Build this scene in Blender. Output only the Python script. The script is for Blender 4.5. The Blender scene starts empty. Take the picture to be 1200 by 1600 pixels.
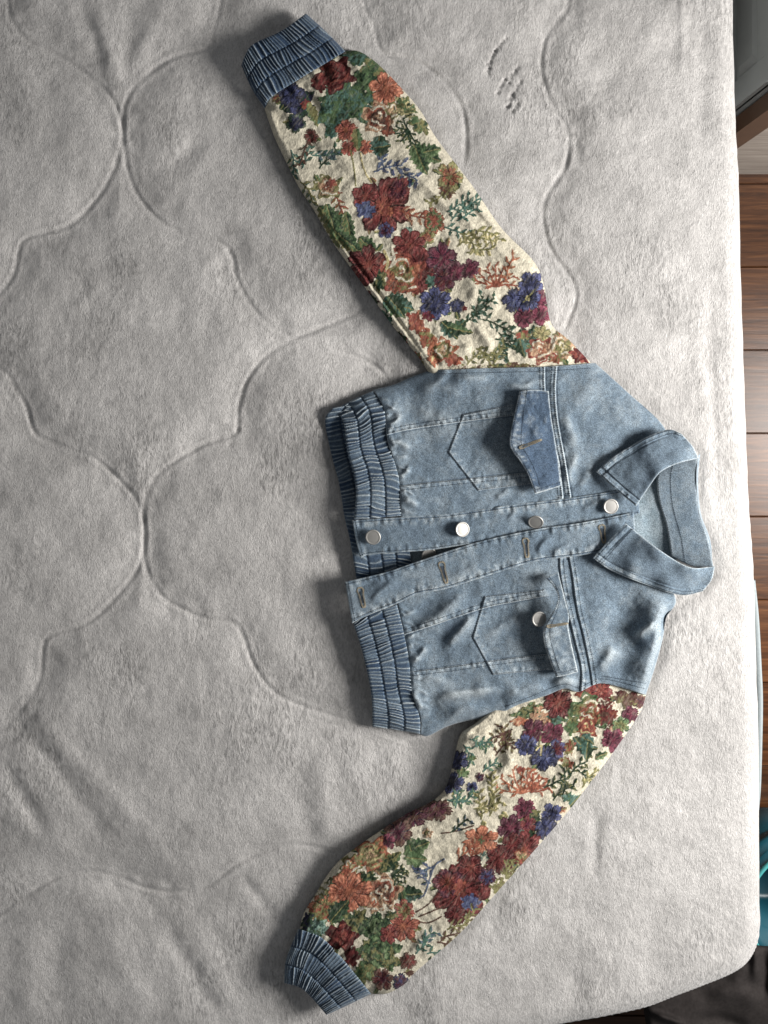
import bpy, math, random
import numpy as np

# ------------------------------------------------------------------ camera, world, light
D = 1200.0                 # camera height over the bed, mm
NX, NY = 600.0, 610.0      # plan point (mm, y down) straight below the camera
FLOOR = -500.0             # floor level, mm below the bed top
scene = bpy.context.scene
COL = scene.collection

def W(px, py, z):
    """plan position px,py (mm, measured on the bed plane along the line of sight) at height z -> metres"""
    k = (D - z) / D
    return (((px - NX) * k + NX - 600.0) / 1000.0, -((py - NY) * k + NY - 800.0) / 1000.0, z / 1000.0)

cam = bpy.data.cameras.new('camera')
cam.sensor_fit = 'VERTICAL'; cam.sensor_height = 36.0; cam.sensor_width = 27.0
cam.lens = 36.0 * D / 1600.0
cam.shift_y = (NY - 800.0) / 1600.0
cam.clip_start = 0.05; cam.clip_end = 50
camo = bpy.data.objects.new('camera', cam); COL.objects.link(camo)
camo.location = ((NX - 600) / 1000, -(NY - 800) / 1000, D / 1000)
scene.camera = camo

world = bpy.data.worlds.new('World'); scene.world = world; world.use_nodes = True
bg = world.node_tree.nodes['Background']
bg.inputs['Color'].default_value = (0.93, 0.96, 1.0, 1); bg.inputs['Strength'].default_value = 0.158

win = bpy.data.lights.new('window_light', 'AREA')
win.shape = 'RECTANGLE'; win.size = 0.58; win.size_y = 0.66
win.energy = 71; win.color = (1.0, 0.972, 0.935)
wino = bpy.data.objects.new('window_light', win); COL.objects.link(wino)
wino.location = (1.66, 0.0, 0.78)
from mathutils import Vector
dv = Vector((-0.05, -0.05, 0.0)) - wino.location
wino.rotation_euler = dv.to_track_quat('-Z', 'Y').to_euler()

scene.view_settings.view_transform = 'Standard'
scene.view_settings.look = 'None'
scene.view_settings.exposure = 0.0
scene.view_settings.gamma = 1.0

# ------------------------------------------------------------------ numpy helpers
def lin(c, k=1.0):
    c = np.asarray(c, float) / 255.0
    return np.where(c <= 0.04045, c / 12.92, ((c + 0.055) / 1.055) ** 2.4) * k

def _hash(ix, iy, seed):
    h = (ix.astype(np.int64) * 374761393 + iy.astype(np.int64) * 668265263 + seed * 974711) & 0x7fffffff
    h = ((h ^ (h >> 13)) * 1274126177) & 0x7fffffff
    return ((h ^ (h >> 16)) & 0xffff) / 65535.0

def noise(x, y, seed=0):
    x = np.asarray(x, float); y = np.asarray(y, float)
    ix = np.floor(x); iy = np.floor(y); fx = x - ix; fy = y - iy
    ix = ix.astype(np.int64); iy = iy.astype(np.int64)
    fx = fx * fx * (3 - 2 * fx); fy = fy * fy * (3 - 2 * fy)
    a = _hash(ix, iy, seed); b = _hash(ix + 1, iy, seed); c = _hash(ix, iy + 1, seed); d = _hash(ix + 1, iy + 1, seed)
    return (a + (b - a) * fx) * (1 - fy) + (c + (d - c) * fx) * fy

def fbm(x, y, seed=0, oct=4):
    s = 0; a = 0.5; t = 0
    for i in range(oct):
        s = s + a * noise(x, y, seed + i * 17); t += a; a *= 0.5; x = x * 2.03 + 11.3; y = y * 2.03 + 5.7
    return s / t - 0.5

def spline(p, n=8):
    p = np.asarray(p, float)
    if len(p) < 3: return p
    q = np.vstack([2 * p[0] - p[1], p, 2 * p[-1] - p[-2]])
    out = []
    for i in range(1, len(q) - 2):
        p0, p1, p2, p3 = q[i - 1], q[i], q[i + 1], q[i + 2]
        for t in np.linspace(0, 1, n, endpoint=False):
            out.append(0.5 * (2 * p1 + (p2 - p0) * t + (2 * p0 - 5 * p1 + 4 * p2 - p3) * t * t + (3 * p1 - p0 - 3 * p2 + p3) * t ** 3))
    out.append(p[-1])
    return np.array(out)

def resample(p, n, smooth=True):
    p = spline(p) if smooth else np.asarray(p, float)
    s = np.r_[0, np.cumsum(np.hypot(*np.diff(p, axis=0).T))]
    t = np.linspace(0, s[-1], n) if np.isscalar(n) else np.asarray(n) * s[-1]
    return np.stack([np.interp(t, s, p[:, 0]), np.interp(t, s, p[:, 1])], -1)

def plen(p):
    p = np.asarray(p, float); return np.hypot(*np.diff(p, axis=0).T).sum()

def polydist(X, Y, poly, far=60.0, dense=True):
    """distance, arclength and signed side of points to a polyline (far beyond `far`)"""
    poly = spline(poly, 5) if dense else np.asarray(poly, float)
    shp = X.shape; x = X.ravel(); y = Y.ravel()
    Dm = np.full(x.shape, 1e6); S = np.zeros_like(Dm); G = np.ones_like(Dm)
    m = (x > poly[:, 0].min() - far) & (x < poly[:, 0].max() + far) & (y > poly[:, 1].min() - far) & (y < poly[:, 1].max() + far)
    idx = np.nonzero(m)[0]
    if len(idx) == 0: return Dm.reshape(shp), S.reshape(shp), G.reshape(shp)
    xs = x[idx]; ys = y[idx]; d = np.full(len(idx), 1e6); s = np.zeros(len(idx)); g = np.ones(len(idx)); acc = 0
    for a, b in zip(poly[:-1], poly[1:]):
        v = b - a; L2 = v @ v
        if L2 < 1e-9: continue
        t = np.clip(((xs - a[0]) * v[0] + (ys - a[1]) * v[1]) / L2, 0, 1)
        dx = xs - a[0] - t * v[0]; dy = ys - a[1] - t * v[1]
        dd = np.hypot(dx, dy); k = dd < d; L = math.sqrt(L2)
        d[k] = dd[k]; s[k] = (acc + t * L)[k]; g[k] = np.sign(v[0] * dy - v[1] * dx)[k]
        acc += L
    Dm[idx] = d; S[idx] = s; G[idx] = g
    return Dm.reshape(shp), S.reshape(shp), G.reshape(shp)

def inside(X, Y, poly):
    poly = np.asarray(poly, float); r = np.zeros(X.shape, bool)
    for a, b in zip(poly, np.roll(poly, -1, 0)):
        c = (a[1] > Y) != (b[1] > Y)
        xi = (b[0] - a[0]) * (Y - a[1]) / (b[1] - a[1] + 1e-12) + a[0]
        r ^= c & (X < xi)
    return r

def ridge(X, Y, poly, w, amp):
    """soft fold along a line, fading at its ends"""
    d, s, g = polydist(X, Y, poly, far=3 * w)
    L = plen(spline(poly, 5))
    e = np.clip(np.minimum(s, L - s) / (0.3 * L + 1e-6), 0, 1); e = e * e * (3 - 2 * e)
    return amp * np.exp(-(d / w) ** 2) * (0.15 + 0.85 * e)

def crease(X, Y, poly, w, amp):
    """asymmetric fold: steep on one side, gentle on the other"""
    d, s, g = polydist(X, Y, poly, far=4 * w)
    L = plen(spline(poly, 5))
    e = np.clip(np.minimum(s, L - s) / (0.35 * L + 1e-6), 0, 1); e = e * e * (3 - 2 * e)
    ww = np.where(g > 0, w * 1.2, w * 0.85)
    return amp * np.exp(-(d / ww) ** 2) * e

def idw(X, Y, cps):
    n = 0; w = 0
    for (a, b, z) in cps:
        k = 1.0 / ((X - a) ** 2 + (Y - b) ** 2 + 300.0) ** 1.6
        n = n + k * z; w = w + k
    return n / w

def roll(d, w):
    t = np.clip(d / w, 0, 1)
    return np.sqrt(np.clip(1 - (1 - t) ** 2, 0, 1))

# ------------------------------------------------------------------ materials
def new_mat(name):
    m = bpy.data.materials.new(name); m.use_nodes = True
    nt = m.node_tree; b = nt.nodes['Principled BSDF']
    return m, nt, b
def nd(nt, t, **kw):
    n = nt.nodes.new(t)
    for k, v in kw.items(): setattr(n, k, v)
    return n
def tex_noise(nt, vec, scale, detail=3, rough=0.6, dist=0.0):
    n = nd(nt, 'ShaderNodeTexNoise'); n.inputs['Scale'].default_value = scale
    n.inputs['Detail'].default_value = detail; n.inputs['Roughness'].default_value = rough
    n.inputs['Distortion'].default_value = dist
    nt.links.new(vec, n.inputs['Vector']); return n.outputs['Fac']
def mapping(nt, vec, scale=(1, 1, 1), rot=(0, 0, 0)):
    n = nd(nt, 'ShaderNodeMapping'); n.inputs['Scale'].default_value = scale; n.inputs['Rotation'].default_value = rot
    nt.links.new(vec, n.inputs['Vector']); return n.outputs['Vector']
def ramp(nt, fac, stops):
    n = nd(nt, 'ShaderNodeValToRGB'); cr = n.color_ramp
    while len(cr.elements) < len(stops): cr.elements.new(0.5)
    for e, (p, c) in zip(cr.elements, stops):
        e.position = p; e.color = tuple(c) + (1,) if not np.isscalar(c) else (c, c, c, 1)
    nt.links.new(fac, n.inputs['Fac']); return n.outputs['Color']
def mix(nt, a, b, fac=1.0, mode='MULTIPLY'):
    n = nd(nt, 'ShaderNodeMix', data_type='RGBA', blend_type=mode)
    for sock, v in ((n.inputs[6], a), (n.inputs[7], b), (n.inputs[0], fac)):
        if hasattr(v, 'is_output'): nt.links.new(v, sock)
        else: sock.default_value = v if np.isscalar(v) else tuple(v) + ((1,) if len(v) == 3 else ())
    return n.outputs[2]
def math_(nt, op, a, b):
    n = nd(nt, 'ShaderNodeMath', operation=op)
    for sock, v in ((n.inputs[0], a), (n.inputs[1], b)):
        if hasattr(v, 'is_output'): nt.links.new(v, sock)
        else: sock.default_value = v
    return n.outputs[0]
def bump(nt, b, h, strength, dist, prev=None):
    n = nd(nt, 'ShaderNodeBump'); n.inputs['Strength'].default_value = strength; n.inputs['Distance'].default_value = dist
    nt.links.new(h, n.inputs['Height'])
    if prev is not None: nt.links.new(prev, n.inputs['Normal'])
    nt.links.new(n.outputs['Normal'], b.inputs['Normal']); return n.outputs['Normal']
def objco(nt):
    return nd(nt, 'ShaderNodeTexCoord').outputs['Object']

MAT = {}
def plain(name, c, rough=0.6, metal=0.0, spec=0.5, nscale=0, namp=0.15, bscale=0, bd=0.0005):
    m, nt, b = new_mat(name)
    b.inputs['Roughness'].default_value = rough; b.inputs['Metallic'].default_value = metal
    b.inputs['Specular IOR Level'].default_value = spec
    co = objco(nt)
    f = tex_noise(nt, co, nscale or 60, 4)
    k = ramp(nt, f, [(0.25, 1 - namp), (0.75, 1 + namp)])
    nt.links.new(mix(nt, tuple(c), k), b.inputs['Base Color'])
    if bscale: bump(nt, b, tex_noise(nt, co, bscale, 3), 0.5, bd)
    MAT[name] = m; return m

# denim: vertex tone (wear plus painted rib shade) x twill speckle
def denim_mat():
    m, nt, b = new_mat('denim'); b.inputs['Roughness'].default_value = 0.92
    b.inputs['Specular IOR Level'].default_value = 0.18
    b.inputs['Sheen Weight'].default_value = 0.12; b.inputs['Sheen Roughness'].default_value = 0.5
    at = nd(nt, 'ShaderNodeAttribute', attribute_name='Col').outputs['Color']
    co = objco(nt)
    sp = tex_noise(nt, mapping(nt, co, (1.0, 0.55, 1), (0, 0, 0.7)), 1050, 2, 0.7)
    k = ramp(nt, sp, [(0.32, 0.42), (0.5, 0.95), (0.68, 1.65)])
    sp2 = tex_noise(nt, co, 190, 4, 0.65)
    k2 = ramp(nt, sp2, [(0.30, 0.86), (0.70, 1.15)])
    c = mix(nt, mix(nt, at, k), k2)
    nt.links.new(c, b.inputs['Base Color'])
    n1 = bump(nt, b, sp, 0.55, 0.0007)
    bump(nt, b, sp2, 0.25, 0.0009, n1)
    MAT['denim'] = m
denim_mat()

def tapestry_mat():
    m, nt, b = new_mat('tapestry'); b.inputs['Roughness'].default_value = 0.95
    b.inputs['Specular IOR Level'].default_value = 0.15
    at = nd(nt, 'ShaderNodeAttribute', attribute_name='Col').outputs['Color']
    co = objco(nt)
    th = tex_noise(nt, mapping(nt, co, (1, 0.28, 1), (0, 0, 0.55)), 900, 2, 0.6)
    k = ramp(nt, th, [(0.28, 0.62), (0.72, 1.38)])
    nt.links.new(mix(nt, at, k), b.inputs['Base Color'])
    bump(nt, b, th, 0.6, 0.0009)
    MAT['tapestry'] = m
tapestry_mat()

def plush_mat():
    m, nt, b = new_mat('plush'); b.inputs['Roughness'].default_value = 1.0
    b.inputs['Specular IOR Level'].default_value = 0.05
    b.inputs['Sheen Weight'].default_value = 0.45; b.inputs['Sheen Roughness'].default_value = 0.35
    at = nd(nt, 'ShaderNodeAttribute', attribute_name='Col').outputs['Color']
    co = objco(nt)
    warp = nd(nt, 'ShaderNodeVectorMath', operation='ADD')
    nz = nd(nt, 'ShaderNodeTexNoise'); nz.inputs['Scale'].default_value = 26; nz.inputs['Detail'].default_value = 3
    nt.links.new(co, nz.inputs['Vector'])
    sc = nd(nt, 'ShaderNodeVectorMath', operation='SCALE'); sc.inputs['Scale'].default_value = 0.012
    nt.links.new(nz.outputs['Color'], sc.inputs[0]); nt.links.new(co, warp.inputs[0]); nt.links.new(sc.outputs[0], warp.inputs[1])
    wv = warp.outputs[0]
    pile = tex_noise(nt, mapping(nt, wv, (1, 0.42, 1), (0, 0, -0.5)), 480, 4, 0.8)
    tuft = tex_noise(nt, mapping(nt, wv, (1, 0.6, 1), (0, 0, -0.35)), 150, 3, 0.6)
    msk = ramp(nt, tex_noise(nt, mapping(nt, co, (1, .7, 1), (0, 0, .6)), 8.5, 4, 0.62), [(0.46, 0.0), (0.64, 1.0)])
    pile2 = tex_noise(nt, mapping(nt, wv, (1, 0.34, 1), (0, 0, -0.75)), 230, 3, 0.7)
    ks = ramp(nt, pile, [(0.34, 0.72), (0.5, 1.0), (0.66, 1.18)])
    kr = ramp(nt, pile2, [(0.36, 0.52), (0.5, 0.93), (0.62, 1.16)])
    k = mix(nt, ks, kr, math_(nt, 'MULTIPLY', msk, 0.8), 'MIX')
    k2 = ramp(nt, tuft, [(0.25, 0.90), (0.7, 1.07)])
    nt.links.new(mix(nt, mix(nt, at, k), k2), b.inputs['Base Color'])
    n1 = bump(nt, b, pile, 1.0, 0.0024)
    n2 = bump(nt, b, tuft, 0.5, 0.0024, n1)
    bump(nt, b, math_(nt, 'MULTIPLY', pile2, msk), 0.9, 0.0030, n2)
    MAT['plush'] = m
plush_mat()

def wood_mat():
    m, nt, b = new_mat('wood'); b.inputs['Roughness'].default_value = 0.33; b.inputs['Specular IOR Level'].default_value = 0.24
    co = objco(nt)
    oi = nd(nt, 'ShaderNodeObjectInfo').outputs['Random']
    off = nd(nt, 'ShaderNodeVectorMath', operation='ADD'); cmb = nd(nt, 'ShaderNodeCombineXYZ')
    nt.links.new(math_(nt, 'MULTIPLY', oi, 37.0), cmb.inputs[1]); nt.links.new(co, off.inputs[0]); nt.links.new(cmb.outputs[0], off.inputs[1])
    g = tex_noise(nt, mapping(nt, off.outputs[0], (2.2, 34, 1)), 3.2, 6, 0.65, 0.7)
    c = ramp(nt, g, [(0.28, (0.022, 0.008, 0.003)), (0.5, (0.066, 0.025, 0.009)), (0.72, (0.125, 0.053, 0.020))])
    v = ramp(nt, oi, [(0.0, 0.72), (1.0, 1.25)])
    nt.links.new(mix(nt, c, v), b.inputs['Base Color'])
    bump(nt, b, g, 0.25, 0.0008)
    MAT['wood'] = m
wood_mat()
plain('button_metal', (0.40, 0.39, 0.37), 0.50, 0.6, 0.5, 300, 0.06, 900, 0.0001)
plain('thread', (0.045, 0.060, 0.080), 0.9, 0, 0.2, 900, 0.3)
plain('pale_thread', (0.34, 0.30, 0.23), 0.9, 0, 0.2, 900, 0.3)
plain('cabinet_paint', (0.25, 0.27, 0.27), 0.45, 0, 0.5, 20, 0.08)
plain('cabinet_edge', (0.060, 0.032, 0.018), 0.5, 0, 0.4, 30, 0.2)
plain('teal_plastic', (0.008, 0.075, 0.105), 0.35, 0, 0.5, 12, 0.08)
plain('aqua_rim', (0.07, 0.36, 0.36), 0.35, 0, 0.5, 12, 0.05)
plain('black_cloth', (0.030, 0.026, 0.025), 1.0, 0, 0.1, 160, 0.25, 700, 0.0006)
plain('binding', (0.24, 0.27, 0.28), 0.9, 0, 0.2, 200, 0.1, 900, 0.0005)
plain('mattress_cloth', (0.40, 0.40, 0.40), 0.9, 0, 0.2, 200, 0.1)

def oak_mat():
    m, nt, b = new_mat('pale_oak'); b.inputs['Roughness'].default_value = 0.55
    co = objco(nt)
    g = tex_noise(nt, mapping(nt, co, (2, 2, 40)), 4, 5, 0.65, 0.5)
    nt.links.new(ramp(nt, g, [(0.3, (0.17, 0.145, 0.125)), (0.7, (0.33, 0.295, 0.26))]), b.inputs['Base Color'])
    MAT['pale_oak'] = m
oak_mat()

# ------------------------------------------------------------------ object helpers
ORG = {}                                   # world origin of every parent (children have no transform of their own)
def empty(name, loc, label=None, cat=None, group=None):
    o = bpy.data.objects.new(name, None); COL.objects.link(o); o.location = loc; o.empty_display_size = 0.05
    ORG[o.name] = np.array(loc, float)
    tag(o, label, cat, group); return o
def tag(o, label=None, cat=None, group=None, kind=None):
    if label: o['label'] = label
    if cat: o['category'] = cat
    if group: o['group'] = group
    if kind: o['kind'] = kind
    return o
def link_mesh(name, V, F, mat, parent=None, cols=None, smooth=True):
    org = ORG[parent.name] if parent is not None else np.zeros(3)
    V = np.asarray(V, float) - org
    me = bpy.data.meshes.new(name)
    if isinstance(F, np.ndarray):
        me.vertices.add(len(V)); me.vertices.foreach_set('co', V.astype(np.float32).ravel())
        k = F.shape[1]
        me.loops.add(F.size); me.loops.foreach_set('vertex_index', F.astype(np.int32).ravel())
        me.polygons.add(len(F)); me.polygons.foreach_set('loop_start', np.arange(0, F.size, k, dtype=np.int32))
        me.update(calc_edges=True)
    else:
        me.from_pydata([tuple(v) for v in V], [], F)
    me.validate()
    if cols is not None:
        a = me.color_attributes.new('Col', 'FLOAT_COLOR', 'POINT')
        c = np.ones((len(V), 4), np.float32); c[:, :3] = cols
        a.data.foreach_set('color', c.ravel())
    if smooth: me.polygons.foreach_set('use_smooth', np.ones(len(me.polygons), bool))
    me.materials.append(MAT[mat])
    o = bpy.data.objects.new(name, me); COL.objects.link(o)
    if parent is not None:
        o.parent = parent; ORG[o.name] = org
    return o

def to_world(X, Y, Z):
    k = (D - Z) / D
    return np.stack([((X - NX) * k + NX - 600) / 1000, -((Y - NY) * k + NY - 800) / 1000, Z / 1000], -1)

def grid_faces(nv, nu, off=0, flip=False):
    i = np.arange(nv - 1)[:, None] * nu + np.arange(nu - 1)[None, :] + off
    q = np.stack([i, i + nu, i + nu + 1, i + 1], -1).reshape(-1, 4)
    return q[:, ::-1] if flip else q

def sheet(name, X, Y, Zt, Zb, cols, mat, parent):
    """closed two-layer cloth from a grid: top layer, under layer and the edge between them"""
    nv, nu = X.shape; N = nv * nu
    V = np.vstack([to_world(X, Y, Zt).reshape(-1, 3), to_world(X, Y, Zb).reshape(-1, 3)])
    F = [grid_faces(nv, nu), grid_faces(nv, nu, N, True)]
    loop = np.r_[np.arange(nu), np.arange(1, nv) * nu + nu - 1, (nv - 1) * nu + np.arange(nu - 2, -1, -1), np.arange(nv - 2, 0, -1) * nu]
    nx = np.roll(loop, -1)
    F.append(np.stack([loop, nx, nx + N, loop + N], -1))
    C = None if cols is None else np.vstack([cols.reshape(-1, 3)] * 2)
    return link_mesh(name, V, np.vstack(F), mat, parent, C)

def coons(top, bottom, left, right, step=None, us=None, vs=None):
    if us is None:
        us = np.linspace(0, 1, max(4, int(max(plen(top), plen(bottom)) / step)))
    if vs is None:
        vs = np.linspace(0, 1, max(4, int(max(plen(left), plen(right)) / step)))
    T = resample(top, us); B = resample(bottom, us); L = resample(left, vs); R = resample(right, vs)
    u = us[None, :, None]; v = vs[:, None, None]
    P = (1 - v) * T[None] + v * B[None] + (1 - u) * L[:, None] + u * R[:, None] \
        - ((1 - u) * (1 - v) * T[0] + u * (1 - v) * T[-1] + (1 - u) * v * B[0] + u * v * B[-1])
    U, V = np.meshgrid(us, vs)
    return P[..., 0], P[..., 1], U, V

def edge_px(X, Y):
    """approximate distance in mm of each grid vertex to the sheet's edge"""
    nv, nu = X.shape
    du = np.hypot(np.diff(X, axis=1), np.diff(Y, axis=1)); dvv = np.hypot(np.diff(X, axis=0), np.diff(Y, axis=0))
    su = np.c_[np.zeros(nv), np.cumsum(du, 1)]; sv = np.r_[np.zeros((1, nu)), np.cumsum(dvv, 0)]
    return np.minimum(np.minimum(su, su[:, -1:] - su), np.minimum(sv, sv[-1:] - sv))

DEN_DARK = np.array([0.032, 0.058, 0.105]); DEN_MID = np.array([0.142, 0.188, 0.233]); DEN_PALE = np.array([0.50, 0.55, 0.57])
def denim_col(f, tint=None):
    """f: -1 dark indigo .. 0 mid .. 1 washed out"""
    f = np.clip(f, -1, 1)[..., None]
    mid = DEN_MID if tint is None else np.array(tint)
    return np.where(f > 0, mid + (DEN_PALE - mid) * f, mid + (DEN_DARK - mid) * (-f))

def tubes(segs, w, h):
    """little sewing-thread bars: segs = [(p0, p1)] in plan mm with heights"""
    V = []; F = []
    for a, b in segs:
        a = np.array(W(*a)); b = np.array(W(*b)); t = b - a; L = np.linalg.norm(t)
        if L < 1e-6: continue
        t /= L; n = np.array([-t[1], t[0], 0]); n /= (np.linalg.norm(n) + 1e-9); n *= w / 2000; z = np.array([0, 0, h / 1000])
        k = len(V)
        V += [a - n - z, a + n - z, b + n - z, b - n - z, a - n * .5 + z, a + n * .5 + z, b + n * .5 + z, b - n * .5 + z]
        F += [(k, k + 1, k + 5, k + 4), (k + 1, k + 2, k + 6, k + 5), (k + 2, k + 3, k + 7, k + 6), (k + 3, k, k + 4, k + 7), (k + 4, k + 5, k + 6, k + 7), (k, k + 3, k + 2, k + 1)]
    return V, F
def stitch_segs(path3, pitch=3.6, frac=0.62):
    p = np.asarray(path3, float); s = np.r_[0, np.cumsum(np.hypot(np.diff(p[:, 0]), np.diff(p[:, 1])))]
    out = []; t = 0.0
    f = lambda q: tuple(np.interp(q, s, p[:, k]) for k in range(3))
    while t + pitch * frac < s[-1]:
        out.append((f(t), f(t + pitch * frac))); t += pitch
    return out
def stitching(parent, paths, mat='thread', pitch=3.6, w=0.9, h=0.45, name='stitching'):
    segs = []
    for p in paths: segs += stitch_segs(p, pitch)
    V, F = tubes(segs, w, h)
    o = link_mesh(name, np.array(V), F, mat, parent, smooth=False); o['kind'] = 'stuff'
    return o
def on_surface(poly, zf, lift=0.25, n=None):
    p = resample(poly, n or max(6, int(plen(spline(poly)) / 2.5)))
    return np.c_[p, zf(p[:, 0], p[:, 1]) + lift]
def iso(X, Y, Z, U, V, u=None, v=None, lift=0.25, lo=0.0, hi=1.0):
    if u is not None:
        j = int(round(u * (X.shape[1] - 1))); a, b = int(lo * (X.shape[0] - 1)), int(hi * (X.shape[0] - 1)) + 1
        return np.c_[X[a:b, j], Y[a:b, j], Z[a:b, j] + lift]
    i = int(round(v * (X.shape[0] - 1))); a, b = int(lo * (X.shape[1] - 1)), int(hi * (X.shape[1] - 1)) + 1
    return np.c_[X[i, a:b], Y[i, a:b], Z[i, a:b] + lift]

# ------------------------------------------------------------------ outlines shared by bed and jacket (plan mm)
BODY = [(520, 637), (582, 609), (617, 600), (673, 578), (767, 575), (930, 568), (982, 614), (1042, 668), (1092, 712), (1094, 800), (1117, 882), (1096, 925), (1050, 950),
        (1038, 990), (1009, 1086), (936, 1070), (853, 1088), (777, 1120), (697, 1136), (669, 1150), (582, 1137), (552, 975), (539, 909), (530, 757), (508, 657)]
SL1_L = [(413, 168), (417, 181), (430, 217), (448, 255), (467, 293), (490, 328), (512, 366), (534, 399), (573, 453), (615, 511), (653, 557), (676, 592)]
SL1_R = [(537, 80), (560, 80), (587, 97), (623, 133), (657, 173), (680, 213), (723, 270), (745, 300), (784, 357), (832, 406), (849, 442), (861, 505), (888, 530), (928, 572)]
SL2_R = [(1011, 1078), (1000, 1113), (957, 1177), (907, 1243), (880, 1277), (840, 1323), (773, 1398), (739, 1437), (706, 1470), (647, 1521), (633, 1537), (606, 1552), (578, 1553)]
SL2_L = [(772, 1100), (745, 1128), (720, 1147), (710, 1183), (697, 1230), (673, 1253), (640, 1269), (600, 1294), (562, 1320), (530, 1345), (508, 1372), (493, 1397), (475, 1426), (468, 1453)]
CUFF1 = [(537, 80), (478, 21), (397, 68), (377, 100), (413, 168)]
CUFF2 = [(468, 1453), (444, 1510), (444, 1536), (468, 1543), (510, 1585), (578, 1553)]

# ------------------------------------------------------------------ floor
def box(name, x0, x1, y0, y1, z0, z1, mat, parent, bev=0.0):
    b = min(bev, (x1 - x0) / 3, (y1 - y0) / 3, (z1 - z0) / 3)
    V = []
    for (z, i) in ((z0, 0), (z1 - b, 0), (z1, b)):
        V += [(x0 + i, y0 + i, z), (x1 - i, y0 + i, z), (x1 - i, y1 - i, z), (x0 + i, y1 - i, z)]
    F = [(3, 2, 1, 0), (8, 9, 10, 11)]
    for r in (0, 4):
        for k in range(4): F.append((r + k, r + (k + 1) % 4, r + 4 + (k + 1) % 4, r + 4 + k))
    return link_mesh(name, V, F, mat, parent, smooth=False)

floor = empty('floor', (0.8, 0, FLOOR / 1000)); floor['kind'] = 'structure'
zf_ = FLOOR / 1000
box('subfloor', -0.2, 2.2, -2.0, 1.6, zf_ - 0.05, zf_ - 0.012, 'cabinet_edge', floor)
random.seed(4)
seam0 = W(1200, 677, FLOOR)[1]; pw = seam0 - W(1200, 807, FLOOR)[1]
r = 0
for k in range(-9, 10):
    y1 = seam0 - k * pw; y0 = y1 - pw
    if y0 > 1.5 or y1 < -1.9: continue
    xs = [-0.15, 1.42, 2.15] if k % 2 else [-0.15, 0.62 if k not in (0, 1) else 0.5, 2.15]
    for a, b_ in zip(xs[:-1], xs[1:]):
        box('plank', a + 0.0008, b_ - 0.0008, y0 + 0.0008, y1 - 0.0008, zf_ - 0.012, zf_ + random.uniform(-.0004, .0004), 'wood', floor, 0.0016)

# ------------------------------------------------------------------ cabinet beyond the bed
cx0, cy0 = W(1053, 275, FLOOR)[:2]
cab = empty('chest_of_drawers', (cx0 + 0.3, cy0 + 0.3, zf_), 'dark grey panelled chest of drawers with pale oak end beside the bed', 'chest')
cdx = 0.012
box('carcass', cx0 + cdx + 0.006, cx0 + 0.62, cy0 + 0.004, cy0 + 0.9, zf_, zf_ + 0.452, 'pale_oak', cab, 0.003)
box('corner_post', cx0 + cdx - 0.004, cx0 + cdx + 0.040, cy0, cy0 + 0.030, zf_ + 0.002, zf_ + 0.454, 'cabinet_edge', cab, 0.002)
def door(y0, y1, z0, z1):
    x = cx0 + cdx - 0.016
    d = box('drawer', x, x + 0.02, y0, y1, z0, z1, 'cabinet_paint', cab, 0.001)
    # raised frame: four rails with a moulded step to the sunk panel
    s = 0.045; fr = []
    for (n, a, b_, c, e) in (('stile', y0, y0 + s, z0, z1), ('stile', y1 - s, y1, z0, z1), ('rail', y0 + s + .0004, y1 - s - .0004, z0, z0 + s), ('rail', y0 + s + .0004, y1 - s - .0004, z1 - s, z1)):
        V = [(x - .008, a, c), (x - .008, b_, c), (x - .008, b_, e), (x - .008, a, e), (x + .004, a, c), (x + .004, b_, c), (x + .004, b_, e), (x + .004, a, e)]
        link_mesh(n, V, [(0, 1, 2, 3), (4, 7, 6, 5), (0, 4, 5, 1), (1, 5, 6, 2), (2, 6, 7, 3), (3, 7, 4, 0)], 'cabinet_paint', d, smooth=False)
    i0, i1, j0, j1 = y0 + s + .022, y1 - s - .022, z0 + s + .022, z1 - s - .022
    V = [(x + .001, y0 + s + .006, z0 + s + .006), (x + .001, y1 - s - .006, z0 + s + .006), (x + .001, y1 - s - .006, z1 - s - .006), (x + .001, y0 + s + .006, z1 - s - .006),
         (x - .006, i0, j0), (x - .006, i1, j0), (x - .006, i1, j1), (x - .006, i0, j1)]
    link_mesh('raised_panel', V, [(4, 5, 6, 7), (0, 1, 5, 4), (1, 2, 6, 5), (2, 3, 7, 6), (3, 0, 4, 7)], 'cabinet_paint', d, smooth=False)
door(cy0 + 0.034, cy0 + 0.88, zf_ + 0.062, zf_ + 0.262)
door(cy0 + 0.034, cy0 + 0.88, zf_ + 0.266, zf_ + 0.448)
box('plinth', cx0 + cdx - 0.012, cx0 + cdx + 0.005, cy0 + 0.034, cy0 + 0.88, zf_ + 0.002, zf_ + 0.058, 'cabinet_paint', cab, 0.002)

# ------------------------------------------------------------------ bed: mattress, plush quilt
EDGE = [(1143, -560), (1144, -220), (1145, 0), (1147, 100), (1150, 200), (1155, 290), (1157, 400), (1162, 560), (1165, 650), (1170, 780), (1177, 880), (1180, 960), (1182, 1050), (1185, 1125), (1186, 1200), (1186, 1300),
        (1187, 1400), (1188, 1445), (1183, 1477), (1169, 1503), (1145, 1521), (1100, 1540), (1050, 1559), (1007, 1575), (937, 1590), (890, 1598), (600, 1650), (200, 1720), (-220, 1790), (-560, 1845)]
bed = empty('bed', (0, 0, zf_), 'bed covered by a light grey plush quilted spread under the jacket', 'bed')
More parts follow.
